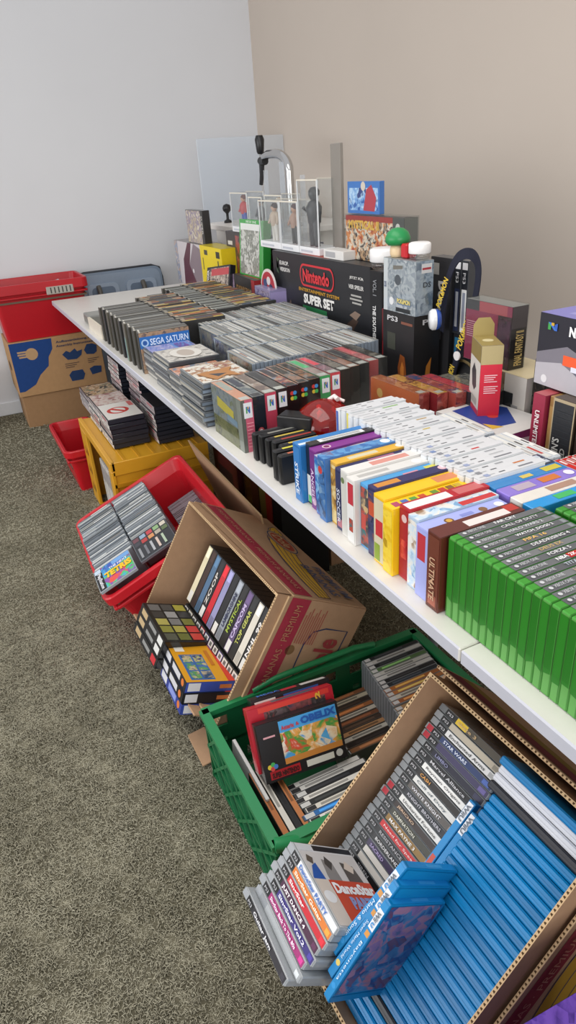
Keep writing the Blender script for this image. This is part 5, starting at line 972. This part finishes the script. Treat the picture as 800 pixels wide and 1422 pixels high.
# boxed cartridges in the Dole carton
def in_dole(u1, v1, L, w, H, wtop): return FD @ axes((0, -1, 0), (-1, 0, 0), (0, 0, -1), (u1, v1, wtop+H))
DL = [('#d8cfae', None), ('#3a2c28', None), ('#4a6a88', None), ('#1f2024', ('ZOOP', '#c8c4bc')), ('#c0202c', None), ('#8d8cb4', None), ('#17181c', None), ('#8e949c', ('LAMBORGHINI', '#2a3050')), ('#1c1c1c', ('MYSTICAL', '#9ab038')), ('#5c4a70', ('CAPCOM', '#c8b8dc')), ('#202020', ('TOP GEAR', '#b8bc58')), ('#d8d2c4', None), ('#1a1a1b', ('NHL 99', '#e8e4e0')), ('#2b2b2e', None)]
for i, (c, t) in enumerate(DL):
    w = .0295; d = (.19, w-.001, .13)
    r = pbox('game_box', '%s boxed cartridge, upper carton row, %s from its inner end' % ({'#d8cfae': 'cream', '#3a2c28': 'brown', '#4a6a88': 'steel blue', '#c0202c': 'red', '#8d8cb4': 'lilac', '#8e949c': 'silver', '#5c4a70': 'violet', '#d8d2c4': 'off-white'}.get(c, 'black'), ORD[i]), 'game box', d, in_dole(.065+w*(i+1), .275, .19, w, .13, .08), '#201f20', {'+z': [(.02, .06, .98, .94, c), (.03, .15, .2, .85, '#d8d6d0' if i % 3 == 0 else shade(c, .8)), (.8, .2, .96, .8, shade(c, 1.25))]}, [], 'boxed cartridges in the tipped carton, upper row', M_CARD, names={'+z': 'spine_label'})
    if t: on_face(r, '+z', d, t[0], .24, .25, .78, .75, t[1], 0, .03)
DL2 = ['#2a2a2c', '#c8bca0', '#5a5048', '#3b3b3d', '#c82c38', '#3a4a8c', '#7a6088', '#2a2a2c', '#8a7cc0', '#b8b4a8', '#8d8270', '#d8d2c2', '#efe8d8', '#5a4a3a']
for i, c in enumerate(DL2):
    w = .0305; d = (.17, w-.001, .13); M = in_dole(.075+w*(i+1), .452, .17, w, .13, .078)
    r = pbox('game_box', 'boxed cartridge, lower carton row, %s from its inner end' % ORD[i], 'game box', d, M, '#222222', {'+z': [(.02, .06, .98, .94, c), (.86, .12, .97, .88, '#dcdad4'), (.88, .3, .95, .7, '#6a6a68'), (.3, .25, .7, .75, shade(c, .75) if i % 2 else shade(c, 1.3))]}, [], 'boxed cartridges in the tipped carton, lower row', M_CARD, names={'+z': 'spine_label'})
MBk = fitM([[-0.0723, 0.9952, -0.0666, -1.0834], [0.9039, 0.0372, -0.426, -0.2448], [-0.4215, -0.091, -0.9022, 0.2605]])
MYl = fitM([[0.0354, 0.9985, 0.0423, -0.916], [0.938, -0.0186, -0.3462, -0.232], [-0.3449, 0.0519, -0.9372, 0.2151]])
ZO = art('#2a2a28', '#4a4a30', '#7a7a3c', '#8a3040')
for gi, (MM, da, db, dcc) in enumerate(((MBk, .135, .190, .031), (MYl, .135, .190, .0305))):
    for k in range(3):
        d = (db-.002, da-.002, dcc-.001); j = rnd.uniform(-.004, .004)
        M = MM @ axes((0, 1, 0), (1, 0, 0), (0, 0, -1), (.002+abs(j), .001+j, dcc*(3-k)))
        if gi == 0:
            f = {'+z': [(0, 0, 1, 1, '#232321')]+[(.04+.19*q, .08+.3*p, .2+.19*q, .34+.3*p, [['#6a6a68', '#3c3c3a', '#b0a85a', '#8a8a40', '#55584a'], ['#4c4c4a', '#9a9a98', '#7a7a78', '#a8a04c', '#6c7034'], ['#a8a044', '#3a3a3a', '#7c7c3c', '#c84038', '#c8483c']][p][q]) for p in range(3) for q in range(5)], '-y': [(0, 0, 1, 1, '#1b1b1c'), (.08, .2, .3, .8, '#b8a078'), (.4, .3, .7, .7, '#8a8a88'), (.78, .15, .95, .85, '#c02c34' if k == 0 else '#d8d8d4')], '-x': [(.1, .1, .9, .9, '#2a2a2a')]}
            lb = 'black boxed cartridge in the spilled pile at the carton mouth, %s from the bottom' % ORD[k]
        else:
            f = {'+z': [(0, 0, 1, 1, '#e0a020' if k == 2 else '#23283c'), (0, .86, 1, 1, '#d84028'), (.3, .12, .95, .62, '#3a6aa8')]+[(.32+.21*q, .16+.24*p, .50+.21*q, .36+.24*p, art('#3c68b0', '#5a9a58', '#c8b890', '#2c4a70')) for q in range(3) for p in range(2)]+[(.06, .1, .22, .3, '#f0ece0'), (.2, .7, .6, .78, '#c87820')], '-y': [(0, 0, 1, 1, ['#2c3c8c', '#17181c', '#20222a'][k]), (.05, .15, .3, .85, '#d8d8dc'), (.4, .2, .75, .8, '#d0d0d4' if k else '#8a98d8'), ('d', .87, .5, .01, '#d87838')], '-x': [(0, 0, 1, 1, '#1b1b1d'), (.1, .2, .6, .8, '#c8c8c4'), (.66, .2, .9, .8, '#d86a38')], '+x': [(0, 0, 1, 1, ['#34489a', '#1a1b20', '#3a50a8'][k]), (.05, .1, .3, .9, '#d8dade'), (.7, .3, .95, .7, '#d0783c')]}
            lb = ('blue-ended boxed cartridge at the bottom of the pile under the orange one', 'black boxed cartridge in the middle of the pile under the orange one', 'orange-backed boxed cartridge on top of the pile at the carton mouth')[k]
        pbox('game_box', lb, 'game box', d, M, '#1d1d1f', f, [], 'boxed cartridges spilled at the carton mouth', M_GLOSS)
# ---- near carton : PS3 cases
def in_near(u0, v1, H, wtop): return FS @ axes((1, 0, 0), (0, -1, 0), (0, 0, -1), (u0, v1, wtop+H))
PT = [('skate 3', '#c8a878', '#3a342c'), ('', '#c8c0b0', '#b4ab98'), ('Enchanted Arms', '#3a3a3c', '#dcdcda'), ('STAR WARS', '#dce4f4', '#2a3a64'), ('', '#a08cb0', '#3c3658'), ('LIMBO', '#8a8cb0', '#202030'), ('Marvel Alliance', '#c8c8cc', '#1d1d1f'), ('Rayman Origins', '#4a4a50', '#e4e4e0'), ('CASH', '#e0a04c', '#25221f'), ('Call of Duty', '#4a5860', '#d4d4d0'), ('WHITE KNIGHT', '#d8d8dc', '#55504c'), ('KNIGHT BROTHERS', '#bcbcc4', '#22262c'), ('Uncharted Fortune', '#4a4a4a', '#dededa'), ('JERICHO', '#d8b898', '#2c201c'), ('DAMNATION', '#d8d8c8', '#3a3a30'), ('MAX PAYNE 3', '#f0f0ee', '#8a6a30'), ('Need for Speed', '#f0d0d0', '#c02428'), ('RESISTANCE', '#b8b8bc', '#1f2022'), ('BORDERLANDS', '#e8e8e8', '#2a2a2c'), ('SACRED', '#b8a8d8', '#3a3050'), ('', '#8c4a40', '#d8d4cc'), ('', '#8c3c34', '#cfcac2'), ('SIREN', '#a8a8ac', '#1b1b1d'), ('HEAVENLY', '#b8b8b4', '#232323'), ('FOLKLORE', '#b8b0b4', '#202024'), ('LAIR', '#c8b8a8', '#2a2620')]
for i, (t, tc, sp) in enumerate(PT):
    w = .01425; d = (.171, w-.0011, .137)
    hd = '#c02c34' if i in (1, 3, 11, 12) else ('#e0c020' if i == 0 else '#17181a')
    lay = [(0, .06, .985, .94, '#8d9194'), (.1, .08, .98, .92, sp), (.1, .08, .235, .92, '#17181a' if i % 5 else hd), (.86, .2, .95, .8, shade(sp, .75) if sum(lin(sp)[:3]) > 1 else shade(sp, 1.7))]
    if i == 0: lay = [(0, .06, .985, .94, '#6d7174'), (.1, .08, .98, .92, '#d8b828'), (.1, .08, .26, .92, '#1a1a1b'), (.42, .08, .98, .92, '#4a4438')]
    if i in (3, 4, 12, 13): lay.insert(3, (.02, .1, .1, .9, '#b03440'))
    r = pbox('game_case', 'grey case with %s spine%s, %s from the top of the near carton' % ('pale' if sum(lin(sp)[:3]) > .9 else 'red' if sp == '#c02428' else 'dark', ' and lettering' if t else '', ORD[i]), 'game case', d, in_near(.018, .028+w*(i+1), .137, .05+rnd.uniform(-.002, .002)), '#8a8f93', {'+z': lay}, [], 'grey game cases in the tilted carton', M_JEWEL, names={'+z': 'spine_label'}, ch=.002)
    on_face(r, '+z', d, 'PS3', .13, .32, .21, .68, '#c8c8cc', 0, 0)
    if t: on_face(r, '+z', d, t, .29, .29, .29+min(.52, .038*len(t)), .71, tc, 0, .01)
# Wii U block
BLU = ['#0077b2', '#007fbd', '#006da6']
v = .014
WU = [('#0679b6', 'blue')]+[('#d4d6dc', 'white')]*2+[('#2a2a30', 'black')]+[(BLU[k % 3], 'blue') for k in range(24)]+[('#22242a', 'black')]+[(BLU[k % 3], 'blue') for k in range(3)]
cnt = {}
for i, (c, nm) in enumerate(WU):
    w = .0150; cnt[nm] = cnt.get(nm, 0)+1
    H = .137; d = (.186 if i < 4 else .170, w-.0013, H)
    u0 = .188 if i < 4 else .204; wt = .022
    if i == 0: u0, wt = .19, .005
    pbox('game_case', '%s case back, %s %s from the top of the near carton' % (nm, ORD[cnt[nm]-1], 'of its colour'), 'game case', d, in_near(u0, v+w*(i+1), H, wt), c, {'+z': [(.0, .42, 1, .46, shade(c, .88))]}, [], 'blue game cases packed in the tilted carton', M_PLAS, names={'+z': 'closure_seam'}, ch=.0025)
for k in range(2):
    d = (.188, .0135, .137)
    r = pbox('game_case', 'blue case with white logo tab between black-spined and blue rows, %s one' % ('inner', 'outer')[k], 'game case', d, FS @ axes((0, -1, 0), (-1, 0, 0), (0, 0, -1), (.187+.0148*k, .30+.012*k, .035+.137)), '#0679b6', {'+z': [(.02, .08, .98, .92, '#0a80bd'), (.78, .1, .98, .9, '#dfe3e8'), (.3, .2, .42, .8, '#c04838'), (.2, .2, .28, .8, '#d8d0c8')]}, [], 'blue cases beside the blue block', M_PLAS, names={'+z': 'spine_label'})
    on_face(r, '+z', d, 'WiiU', .8, .2, .96, .8, '#5a6470', 180, .02)
W1 = fitM([[0.0898, -0.996, -0.0028, 0.0534], [0.6162, 0.0534, 0.7858, -0.2493], [0.7824, 0.0723, -0.6185, 0.2954]])
W3 = fitM([[0.0151, -0.9999, -0.0099, 0.0878], [0.5742, 0.0006, 0.8188, -0.2826], [0.8186, 0.0181, -0.5741, 0.26]])
W2 = W1.lerp(W3, .5)
for k, MM in enumerate((W1, W2, W3)):
    d = (.188, .0138, .125)
    A = art('#5a5a88', '#8a6a9c', '#a87890', '#4a78a8', '#2c4c8c', '#6a3c58', scale=18)
    f = {'+z': [(.02, .06, .98, .94, '#0a80bd'), (.09, .1, .28, .9, '#e2e5ea'), (.30, .2, .35, .8, '#d09040'), ('d', .86, .5, .0045, '#d8c060' if k == 1 else '#2c90d0')], '+y': [(.08, .05, .98, .96, A if k == 2 else '#0c84c0'), (.0, .0, .06, 1, '#0679b6')], '-x': [(.1, .05, .9, .95, '#1a88cc'), (.3, .3, .7, .6, '#3a9ad8')]}
    r = pbox('game_case', ('upper', 'middle', 'lowest, picture-covered')[k]+' of three blue logo-tab cases spilling over the near carton', 'game case', d, MM @ axes((-1, 0, 0), (0, -1, 0), (0, 0, -1), (.189, .014, .125)), '#0679b6', f, [], 'blue cases spilling over the near carton', M_PLAS, names={'+z': 'spine_label', '+y': 'cover'})
    on_face(r, '+z', d, 'Wii', .11, .22, .20, .78, '#5a6470', 0, .03); on_face(r, '+z', d, 'U', .215, .28, .255, .72, '#2c88c8', 0, .05)
    on_face(r, '+z', d, ('Mario & Sonic', 'Super Mario World', 'Bayonetta')[k], .40, .3, .80, .7, '#d8e8f4', 0, .0)
# dance-game stack
MDn = fitM([[0.999, 0.0436, 0.0095, -0.1239], [-0.0286, 0.7884, -0.6145, -0.2311], [0.0343, -0.6136, -0.7889, 0.3394]])
DN = [('Guitar Jam', '#2c2a30', '#d8d8da', 'dark'), ('', '#a4a8aa', '#777', 'clear grey'), ('SingStar Back To The 80s', '#a02c70', '#f0d8e8', 'magenta'), ('SingStar Vol.2', '#3a3078', '#e0e0f0', 'indigo'), ('JUST DANCE 4', '#46203c', '#f0e8ec', 'plum'), ('SingStar', '#c41f2c', '#f4e0e0', 'red'), ('SingStar Guitar', '#d87a2c', '#f8e8d0', 'orange'), ('DanceStar PARTY', '#dfe0e4', '#3c6cb8', 'white')]
th = .0148
for k, (t, sp, tc, nm) in enumerate(DN):
    d = (.171, .136, th-.0008); lv = len(DN)-1-k
    sh = [(-.004, -.030), (.004, -.016), (-.006, -.012), (.002, -.008), (-.004, -.006), (.0, -.003), (-.002, .0), (0, 0)][k]
    M = MDn @ axes((1, 0, 0), (0, 1, 0), (0, 0, -1), (sh[0]+.010*min(lv, 4)*.0, sh[1], th*(lv+1)))
    f = {'-y': [(.0, .05, .99, .95, '#9a9ea2'), (.1, .07, .98, .93, sp), (.1, .07, .235, .93, '#18191b' if k not in (1,) else '#8a8e92'), (.90, .2, .96, .8, shade(sp, 1.35))]}
    if k == 7:
        f['+z'] = [(.02, .03, .98, .97, '#d9d9da'), (.03, .3, .10, .97, '#24262c'), (.03, .04, .11, .28, '#cfd2d6'), (.12, .04, .62, .97, '#cfccca'), ('p', [(.2, .34), (.24, .5), (.62, .52), (.62, .3), (.4, .3)], '#8a8684'), ('p', [(.16, .42), (.26, .36), (.34, .42), (.24, .5)], '#4a4644'), ('p', [(.22, .64), (.26, .84), (.62, .9), (.62, .62)], '#57504c'), ('p', [(.2, .74), (.3, .66), (.36, .78), (.28, .84)], '#d8cabc'), ('p', [(.3, .12), (.26, .2), (.6, .26), (.62, .06), (.44, .04)], '#2858a8'), ('p', [(.16, .12), (.24, .08), (.28, .16), (.2, .2)], '#5c544c'), (.46, .24, .96, .97, '#c8482c'), (.46, .04, .97, .26, '#d4c8bc'), ('d', .66, .14, .012, '#e8e8e8')]
    if k == 6: f['+z'] = [(.02, .03, .98, .97, art('#d87a2c', '#e8a850', '#8a4a20'))]
    r = pbox('game_case', '%s-spined clear case in the leaning stack before the near carton' % nm if k != 7 else 'white-spined case with dancers cover on top of the leaning stack', 'game case', d, M, '#a2a7aa', f, [], 'cases in the leaning stack', M_JEWEL, names={'-y': 'spine_label', '+z': 'cover'}, ch=.002)
    if k != 1: on_face(r, '-y', d, 'PS3', .13, .32, .21, .68, '#c8c8cc', 0, 0)
    if t: on_face(r, '-y', d, t, .27, .22, .27+min(.55, .04*len(t)), .78, tc, 0, .03)
    if k == 7: on_face(r, '+z', d, 'DanceStar', .49, .28, .62, .95, '#f2f2f2', 90, .05); on_face(r, '+z', d, 'PARTY', .65, .44, .79, .90, '#8a98c8', 90, .06)
# ---- green crate contents
for k, (off, w) in enumerate((((0, 0, 0), 0), ((-.037, .0015, .0024), 1), ((-.070, .02, .004), 2))):
    MO = fitM([[0.0431, -0.4846, -0.8776, -0.3566], [0.9973, 0.0727, 0.0091, -0.18], [-0.059, 0.8757, -0.4864, 0.2069]])
    d = (.192, .124, .027) if k != 1 else (.205, .138, .027)
    M = Tm(*off) @ MO @ axes((1, 0, 0), (0, 1, 0), (0, 0, -1), (0 if k == 0 else (-.004 if k == 1 else -.0), 0 if k != 1 else -.006, .03))
    if k == 0:
        r = pbox('game_box', 'black boxed cartridge with a bright village cover leaning in the green crate', 'game box', d, M, '#1c1b1d', {'+z': [(0, 0, 1, 1, '#1d1c1f'), (.26, .22, .97, .95, art('#58a8d8', '#4a9ad0', '#e8d8b8', '#e0a050', '#4a9848', '#d05038', '#e8e0d0', scale=13)), (.26, .76, .97, .96, '#4aa0dc'), (.26, .22, .97, .32, '#c8843c'), (.06, .74, .2, .77, '#d8a0a8'), (.06, .04, .42, .18, '#a82028'), (.5, .06, .84, .17, '#d8d8cc'), ('d', .91, .12, .008, '#c8c8c0')], '+y': [(0, 0, 1, 1, '#232225')]}, [], 'boxed cartridges leaning in the green crate', M_GLOSS, names={'+z': 'cover'})
        on_face(r, '+z', d, 'OBELIX', .52, .80, .96, .93, '#1e58a8', 0, .06); on_face(r, '+z', d, 'Asterix', .28, .80, .44, .88, '#c83028', 0, .03); on_face(r, '+z', d, '&', .46, .81, .50, .87, '#c83028'); on_face(r, '+z', d, 'SUPER NINTENDO', .08, .06, .40, .15, '#2a1014', 0, .04)
        panel(r, '+z', d, [('d', .07, .26, .005, '#d8c040'), ('d', .11, .29, .005, '#48a858'), ('d', .10, .22, .005, '#c84040'), ('d', .14, .25, .005, '#4878c0')], 'four_colour_logo', .0016)
    elif k == 1:
        r = pbox('game_box', 'large red boxed cartridge leaning behind the bright village one', 'game box', d, M, '#b81a2c', {'+z': [(0, 0, 1, 1, '#b81c2e'), (.18, .68, .9, .9, art('#6a5a5c', '#3c3838', '#8a4a4c', '#2c3c50')), (.12, .9, .95, .98, '#d03a30'), (.1, .12, .16, .6, '#c84a50')], '+y': [(0, 0, 1, 1, '#c02c34'), (.2, .2, .7, .8, '#5a5a60')]}, [], 'boxed cartridges leaning in the green crate', M_GLOSS, names={'+z': 'cover'})
        on_face(r, '+z', d, '2', .78, .86, .84, .97, '#d8a838', 90, .05)
    else:
        r = pbox('game_box', 'black boxed cartridge with white label behind the red one', 'game box', d, M, '#1d1d20', {'+z': [(0, 0, 1, 1, '#1d1d20'), (.04, .7, .3, .95, '#d8d6d0'), (.4, .75, .85, .95, '#2c5aa0')], '+y': [(0, 0, 1, 1, '#1e1e22'), (.03, .2, .35, .8, '#cfcdc8'), (.4, .2, .6, .8, '#b03038')]}, [], 'boxed cartridges leaning in the green crate', M_GLOSS, names={'+z': 'cover'})
        on_face(r, '+y', d, 'MEGA', .62, .25, .9, .75, '#3a78c8', 180)
pbox('film_case', 'slim white case standing against the aisle wall of the green crate', 'case', (.19, .008, .168), Tm(-.53, -.204, .02) @ Rx(-4), '#dcdcda', {'-y': [(0, 0, 1, 1, '#e2e2e0')]}, [], None, M_PLAS)
WT = ['#e2e1dc', '#d0cfca', '#232427', '#e6e4dc', '#2a2c2c', '#dcd8cc', '#2f6aa8', '#e4e2dc', '#8a2c30', '#b8b4a8']
for i, c in enumerate(WT):
    d = (.19, .0142, .135)
    pbox('game_case', '%s-spined case before the bright village box, %s from it' % ('white' if sum(lin(c)[:3]) > 1.5 else 'blue' if c == '#2f6aa8' else 'red' if c == '#8a2c30' else 'grey' if c == '#b8b4a8' else 'dark', ORD[i]), 'game case', d, Yc(-.365+.0152*(i+1), -.145+.006*(i % 3), .035+.002*i) , '#55585a', {'+z': [(.02, .08, .98, .92, c), (.03, .12, .14, .88, '#2a2a2c' if sum(lin(c)[:3]) > 1.5 else '#cfcfcc'), (.2, .3, .7, .7, shade(c, .7) if sum(lin(c)[:3]) > 1.5 else shade(c, 1.6))]}, [], 'game cases in the middle of the green crate', M_GLOSS, names={'+z': 'spine_label'})
for i, c in enumerate(['#b8703c', '#dcd8ce', '#1f2022', '#c07a48']):
    d = (.19, .0142, .135)
    pbox('game_case', '%s game case by the crate grip, %s from the aisle' % (('tan', 'white', 'black', 'orange-brown')[i], ORD[i]), 'game case', d, Tm(-.43, -.196+.0152*i, .045), '#3c3a38', {'+z': [(.02, .08, .98, .92, c), (.1, .3, .6, .7, shade(c, .7))]}, [], 'game cases by the crate grip', M_GLOSS, names={'+z': 'spine_label'})
BR2 = ['#8a5a3c', '#c8bca4', '#3a2e28', '#a86a40', '#d0c8b8', '#7a4c34', '#4a3a30', '#b88a60', '#c8c4b8', '#2c2624', '#9a6a48']
for i, c in enumerate(BR2):
    d = (.185, .0145, .10)
    pbox('game_case', 'brownish case deep in the green crate, %s from the inner end' % ORD[i], 'game case', d, Yc(-.585+.0165*(i+1), -.0+.05, .03), '#6a625a', {'+z': [(.02, .08, .98, .92, c), (.15, .3, .6, .7, shade(c, 1.35 if sum(lin(c)[:3]) < .8 else .65))]}, [], 'brownish game cases deep in the green crate', M_GLOSS, names={'+z': 'spine_label'})
PS2 = ['#2a2c2e', '#c8c8c4', '#242628', '#5a7a4c', '#cfcfc8', '#d8d8d4', '#2a2a2c', '#30343a', '#b8703c', '#c07c48', '#dcd4c4', '#a8643c', '#b89068', '#c8b8a0']
for i, c in enumerate(PS2):
    d = (.172, .0142, .137)
    pbox('game_case', '%s-spined clear case high at the green crate back, %s in its row' % ('pale' if sum(lin(c)[:3]) > 1 else 'tan' if lin(c)[0] > .3 else 'dark', ORD[i]), 'game case', d, Yc(-.590+.0148*(i+1), .195-.002*i, .075 if i < 12 else .07), '#8f9396', {'+z': [(.02, .08, .98, .92, c), (.03, .15, .12, .85, '#d8d8d8'), (.2, .3, .7, .7, shade(c, .65) if sum(lin(c)[:3]) > 1 else shade(c, 1.8))], '-x': [(.05, .03, .2, .97, '#a4a8aa'), (.3, .03, .85, .97, '#6e7276')]}, [], 'clear cases at the back of the green crate', M_JEWEL, names={'+z': 'spine_label'})
# ---- film cases on the yellow crate
TOPS = (art('#6a7a68', '#a88a68', '#c8b498', '#3c4440'), art('#c8a8a0', '#d8ccc4', '#a87c78'), '#d9d6d0')
FS_ = [(-2.745, -.075, 4, 'far stack with a green and flesh cover'), (-2.475+.03, -.082, 5, 'middle stack with a pink and grey cover'), (-2.205, -.085, 6, 'near stack with a red emblem on white'), (-2.70, .085, 12, 'tall inner stack nearer the wall'), (-2.40, .10, 14, 'tall inner stack under the table edge'), (-2.155, .085, 9, 'low inner stack by the red tub')]
for si, (x0, y0, n, nm) in enumerate(FS_):
    for k in range(n):
        th2 = .0205 if si < 3 else .0175; L = .215 if si != 0 else .235
        x0c = max(x0, -2.72); L = L if x0 >= -2.72 else L-.0
        d = (L, .148, th2-.001); sp = rnd.choice(['#cfcac6', '#b8b0b0', '#c8a8a8', '#dcd8d4', '#a89c9c', '#8a7c80']); 
        f = {'-y': [(.01, .06, .99, .94, sp), (.1, .3, .4, .7, shade(sp, .7)), (.5, .3, .85, .7, rnd.choice(['#b05058', '#7a7c84', '#a8a0a0', '#5a5458']))], '+x': [(.03, .12, .97, .9, '#1d222e')]}
        lb = 'film case in the %s, %s from the bottom' % (nm.split(' with')[0], ORD[k])
        if k == n-1:
            t = TOPS[si % 3] if si < 3 else '#26262a'
            f['+z'] = [(.02, .03, .98, .97, t)]
            if si == 2: f['+z'] += [('p', oval(.5, .45, .2, .3), '#c04038'), ('p', oval(.5, .45, .15, .2), '#d9d6d0'), ('p', [(.36, .35), (.42, .28), (.64, .55), (.58, .62)], '#c04038'), (.05, .82, .35, .95, '#c86a68')]
            lb = 'top film case of the %s' % nm
        xx = x0 if si else -2.70
        z0 = .3905
        pbox('film_case', lb, 'film case', d, Tm(xx-.0+rnd.uniform(-.004, .004) if si else -2.70, y0+rnd.uniform(-.004, .004), z0+th2*k), '#1c1f28', f, [], 'film cases on the yellow crate', M_GLOSS, names={'-y': 'spine_label', '+z': 'cover'})
for i in range(9):
    pbox('film_case', 'white case standing inside the yellow crate, %s from its far end' % ORD[i], 'film case', (.0215, .14, .24), Tm(-2.30+.024*i, -.105, .0135), '#c9c6c0', {'-y': [(.08, .02, .92, .98, ['#d8d5cf', '#c4c0ba', '#e0ddd8'][i % 3]), (.2, .6, .8, .9, '#8a8488')]}, [], 'white cases inside the yellow crate', M_GLOSS, names={'-y': 'spine_label'})
# ---- loose cardboard and boxes in the dark under the table
b = MB(); V = [(x, .135+(.475-z)*.33, z) for x, z in ((-1.70, .475), (-1.09, .425), (-1.16, .30), (-1.20, .0), (-1.66, .0))]
n = len(V); b.face(V, CB); b.face([(x, y+.006, z) for x, y, z in V][::-1], CB)
for i in range(n):
    p_, q_ = V[i], V[(i+1) % n]; b.face([p_, (p_[0], p_[1]+.006, p_[2]), (q_[0], q_[1]+.006, q_[2]), q_], CBe)
o = b.build('cardboard_sheet', M_BOARD); tag(o, 'loose brown cardboard sheet upright behind the red tub under the table', 'cardboard')
bx = carton('cardboard_carton', .62, .22, .42, Matrix.Translation((-1.95, .74, .42)) @ Matrix(((1, 0, 0, 0), (0, -1, 0, 0), (0, 0, -1, 0), (0, 0, 0, 1))), 'plain brown carton on the floor deep under the table', 'carton')
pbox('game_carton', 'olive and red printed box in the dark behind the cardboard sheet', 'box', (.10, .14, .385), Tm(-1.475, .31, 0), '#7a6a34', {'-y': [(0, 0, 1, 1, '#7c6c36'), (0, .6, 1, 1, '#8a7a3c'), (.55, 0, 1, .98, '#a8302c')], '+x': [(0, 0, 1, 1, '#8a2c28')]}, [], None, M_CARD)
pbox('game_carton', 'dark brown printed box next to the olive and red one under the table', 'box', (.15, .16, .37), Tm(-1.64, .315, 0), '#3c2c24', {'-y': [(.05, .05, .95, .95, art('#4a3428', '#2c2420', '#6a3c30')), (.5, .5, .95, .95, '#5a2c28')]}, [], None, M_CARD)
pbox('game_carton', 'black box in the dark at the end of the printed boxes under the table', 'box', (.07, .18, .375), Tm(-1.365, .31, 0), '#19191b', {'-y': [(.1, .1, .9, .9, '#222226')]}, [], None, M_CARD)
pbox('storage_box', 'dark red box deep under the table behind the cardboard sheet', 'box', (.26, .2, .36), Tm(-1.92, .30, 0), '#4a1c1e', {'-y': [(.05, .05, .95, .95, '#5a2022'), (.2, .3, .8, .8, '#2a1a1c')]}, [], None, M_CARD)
b = MB(); b.box(0, .12, 0, .05, 0, .005, CB, ch=.001); o = b.build('cardboard_sheet', M_BOARD, None, Tm(-.77, -.243, .010) @ Rx(8)); tag(o, 'brown cardboard flap lying on the carpet at the green crate corner', 'cardboard')
pu = pbox('gift_bag', 'glossy purple bag standing beside the near carton', 'bag', (.2, .34, .43), Tm(.285, -.31, 0) @ Rz(-3), '#4a2c8c', {'-x': [(0, 0, 1, 1, art('#4a2c8c', '#6a48a8', '#3a2470', '#8a70c0'))], '+z': [(0, 0, 1, 1, art('#4a2c8c', '#6a48a8', '#3a2470'))], '-y': [(0, 0, 1, 1, art('#4a2c8c', '#6a48a8', '#3a2470', '#8a70c0'))]}, [], None, M_GLOSS, ch=.01)
# ------------------------------------------------------------------ light and camera
w = bpy.data.worlds.new('daylight'); SC.world = w; w.use_nodes = True
bg = w.node_tree.nodes['Background']; bg.inputs[0].default_value = (.97, .975, 1, 1); bg.inputs[1].default_value = .66
def area(name, loc, rot, sx, sy, e, col=(1, 1, 1), spread=180):
    l = bpy.data.lights.new(name, 'AREA'); l.shape = 'RECTANGLE'; l.size = sx; l.size_y = sy; l.energy = e; l.color = col; l.spread = math.radians(spread)
    o = bpy.data.objects.new(name, l); COL.objects.link(o); o.location = loc; o.rotation_euler = [math.radians(a) for a in rot]; return o
area('window_daylight', (-1.6, -4.3, 1.45), (90, 0, 0), 5.0, 2.0, 98, (.98, .985, 1))
area('side_window_daylight', (3.7, -.9, 1.6), (90, 0, 90), 3.4, 1.9, 80, (1, .985, .96))
area('ceiling_lamp', (-.6, -.5, 2.72), (0, 0, 0), 2.6, 1.6, 34, (1, .96, .91), 180)
cam = bpy.data.cameras.new('camera'); co = bpy.data.objects.new('camera', cam); COL.objects.link(co)
cam.sensor_fit = 'VERTICAL'; cam.sensor_height = 36; cam.sensor_width = 36*800/1422; cam.lens = 938.899*36/1422; cam.clip_start = .02
yaw, pit, rol = .42554, .47694, -.07126
f = Vector((-math.cos(yaw)*math.cos(pit), math.sin(yaw)*math.cos(pit), -math.sin(pit)))
r = f.cross(Vector((0, 0, 1))).normalized(); u = r.cross(f)
r2 = math.cos(rol)*r+math.sin(rol)*u; u2 = -math.sin(rol)*r+math.cos(rol)*u
co.matrix_world = axes(r2, u2, -f, (.58777, -.51619, 1.36327))
SC.camera = co
SC.view_settings.view_transform = 'Standard'; SC.view_settings.look = 'None'; SC.view_settings.gamma = 1; SC.view_settings.exposure = 0.06
SC.view_settings.use_curve_mapping = False
SC.cycles.max_bounces = 8; SC.cycles.transparent_max_bounces = 24
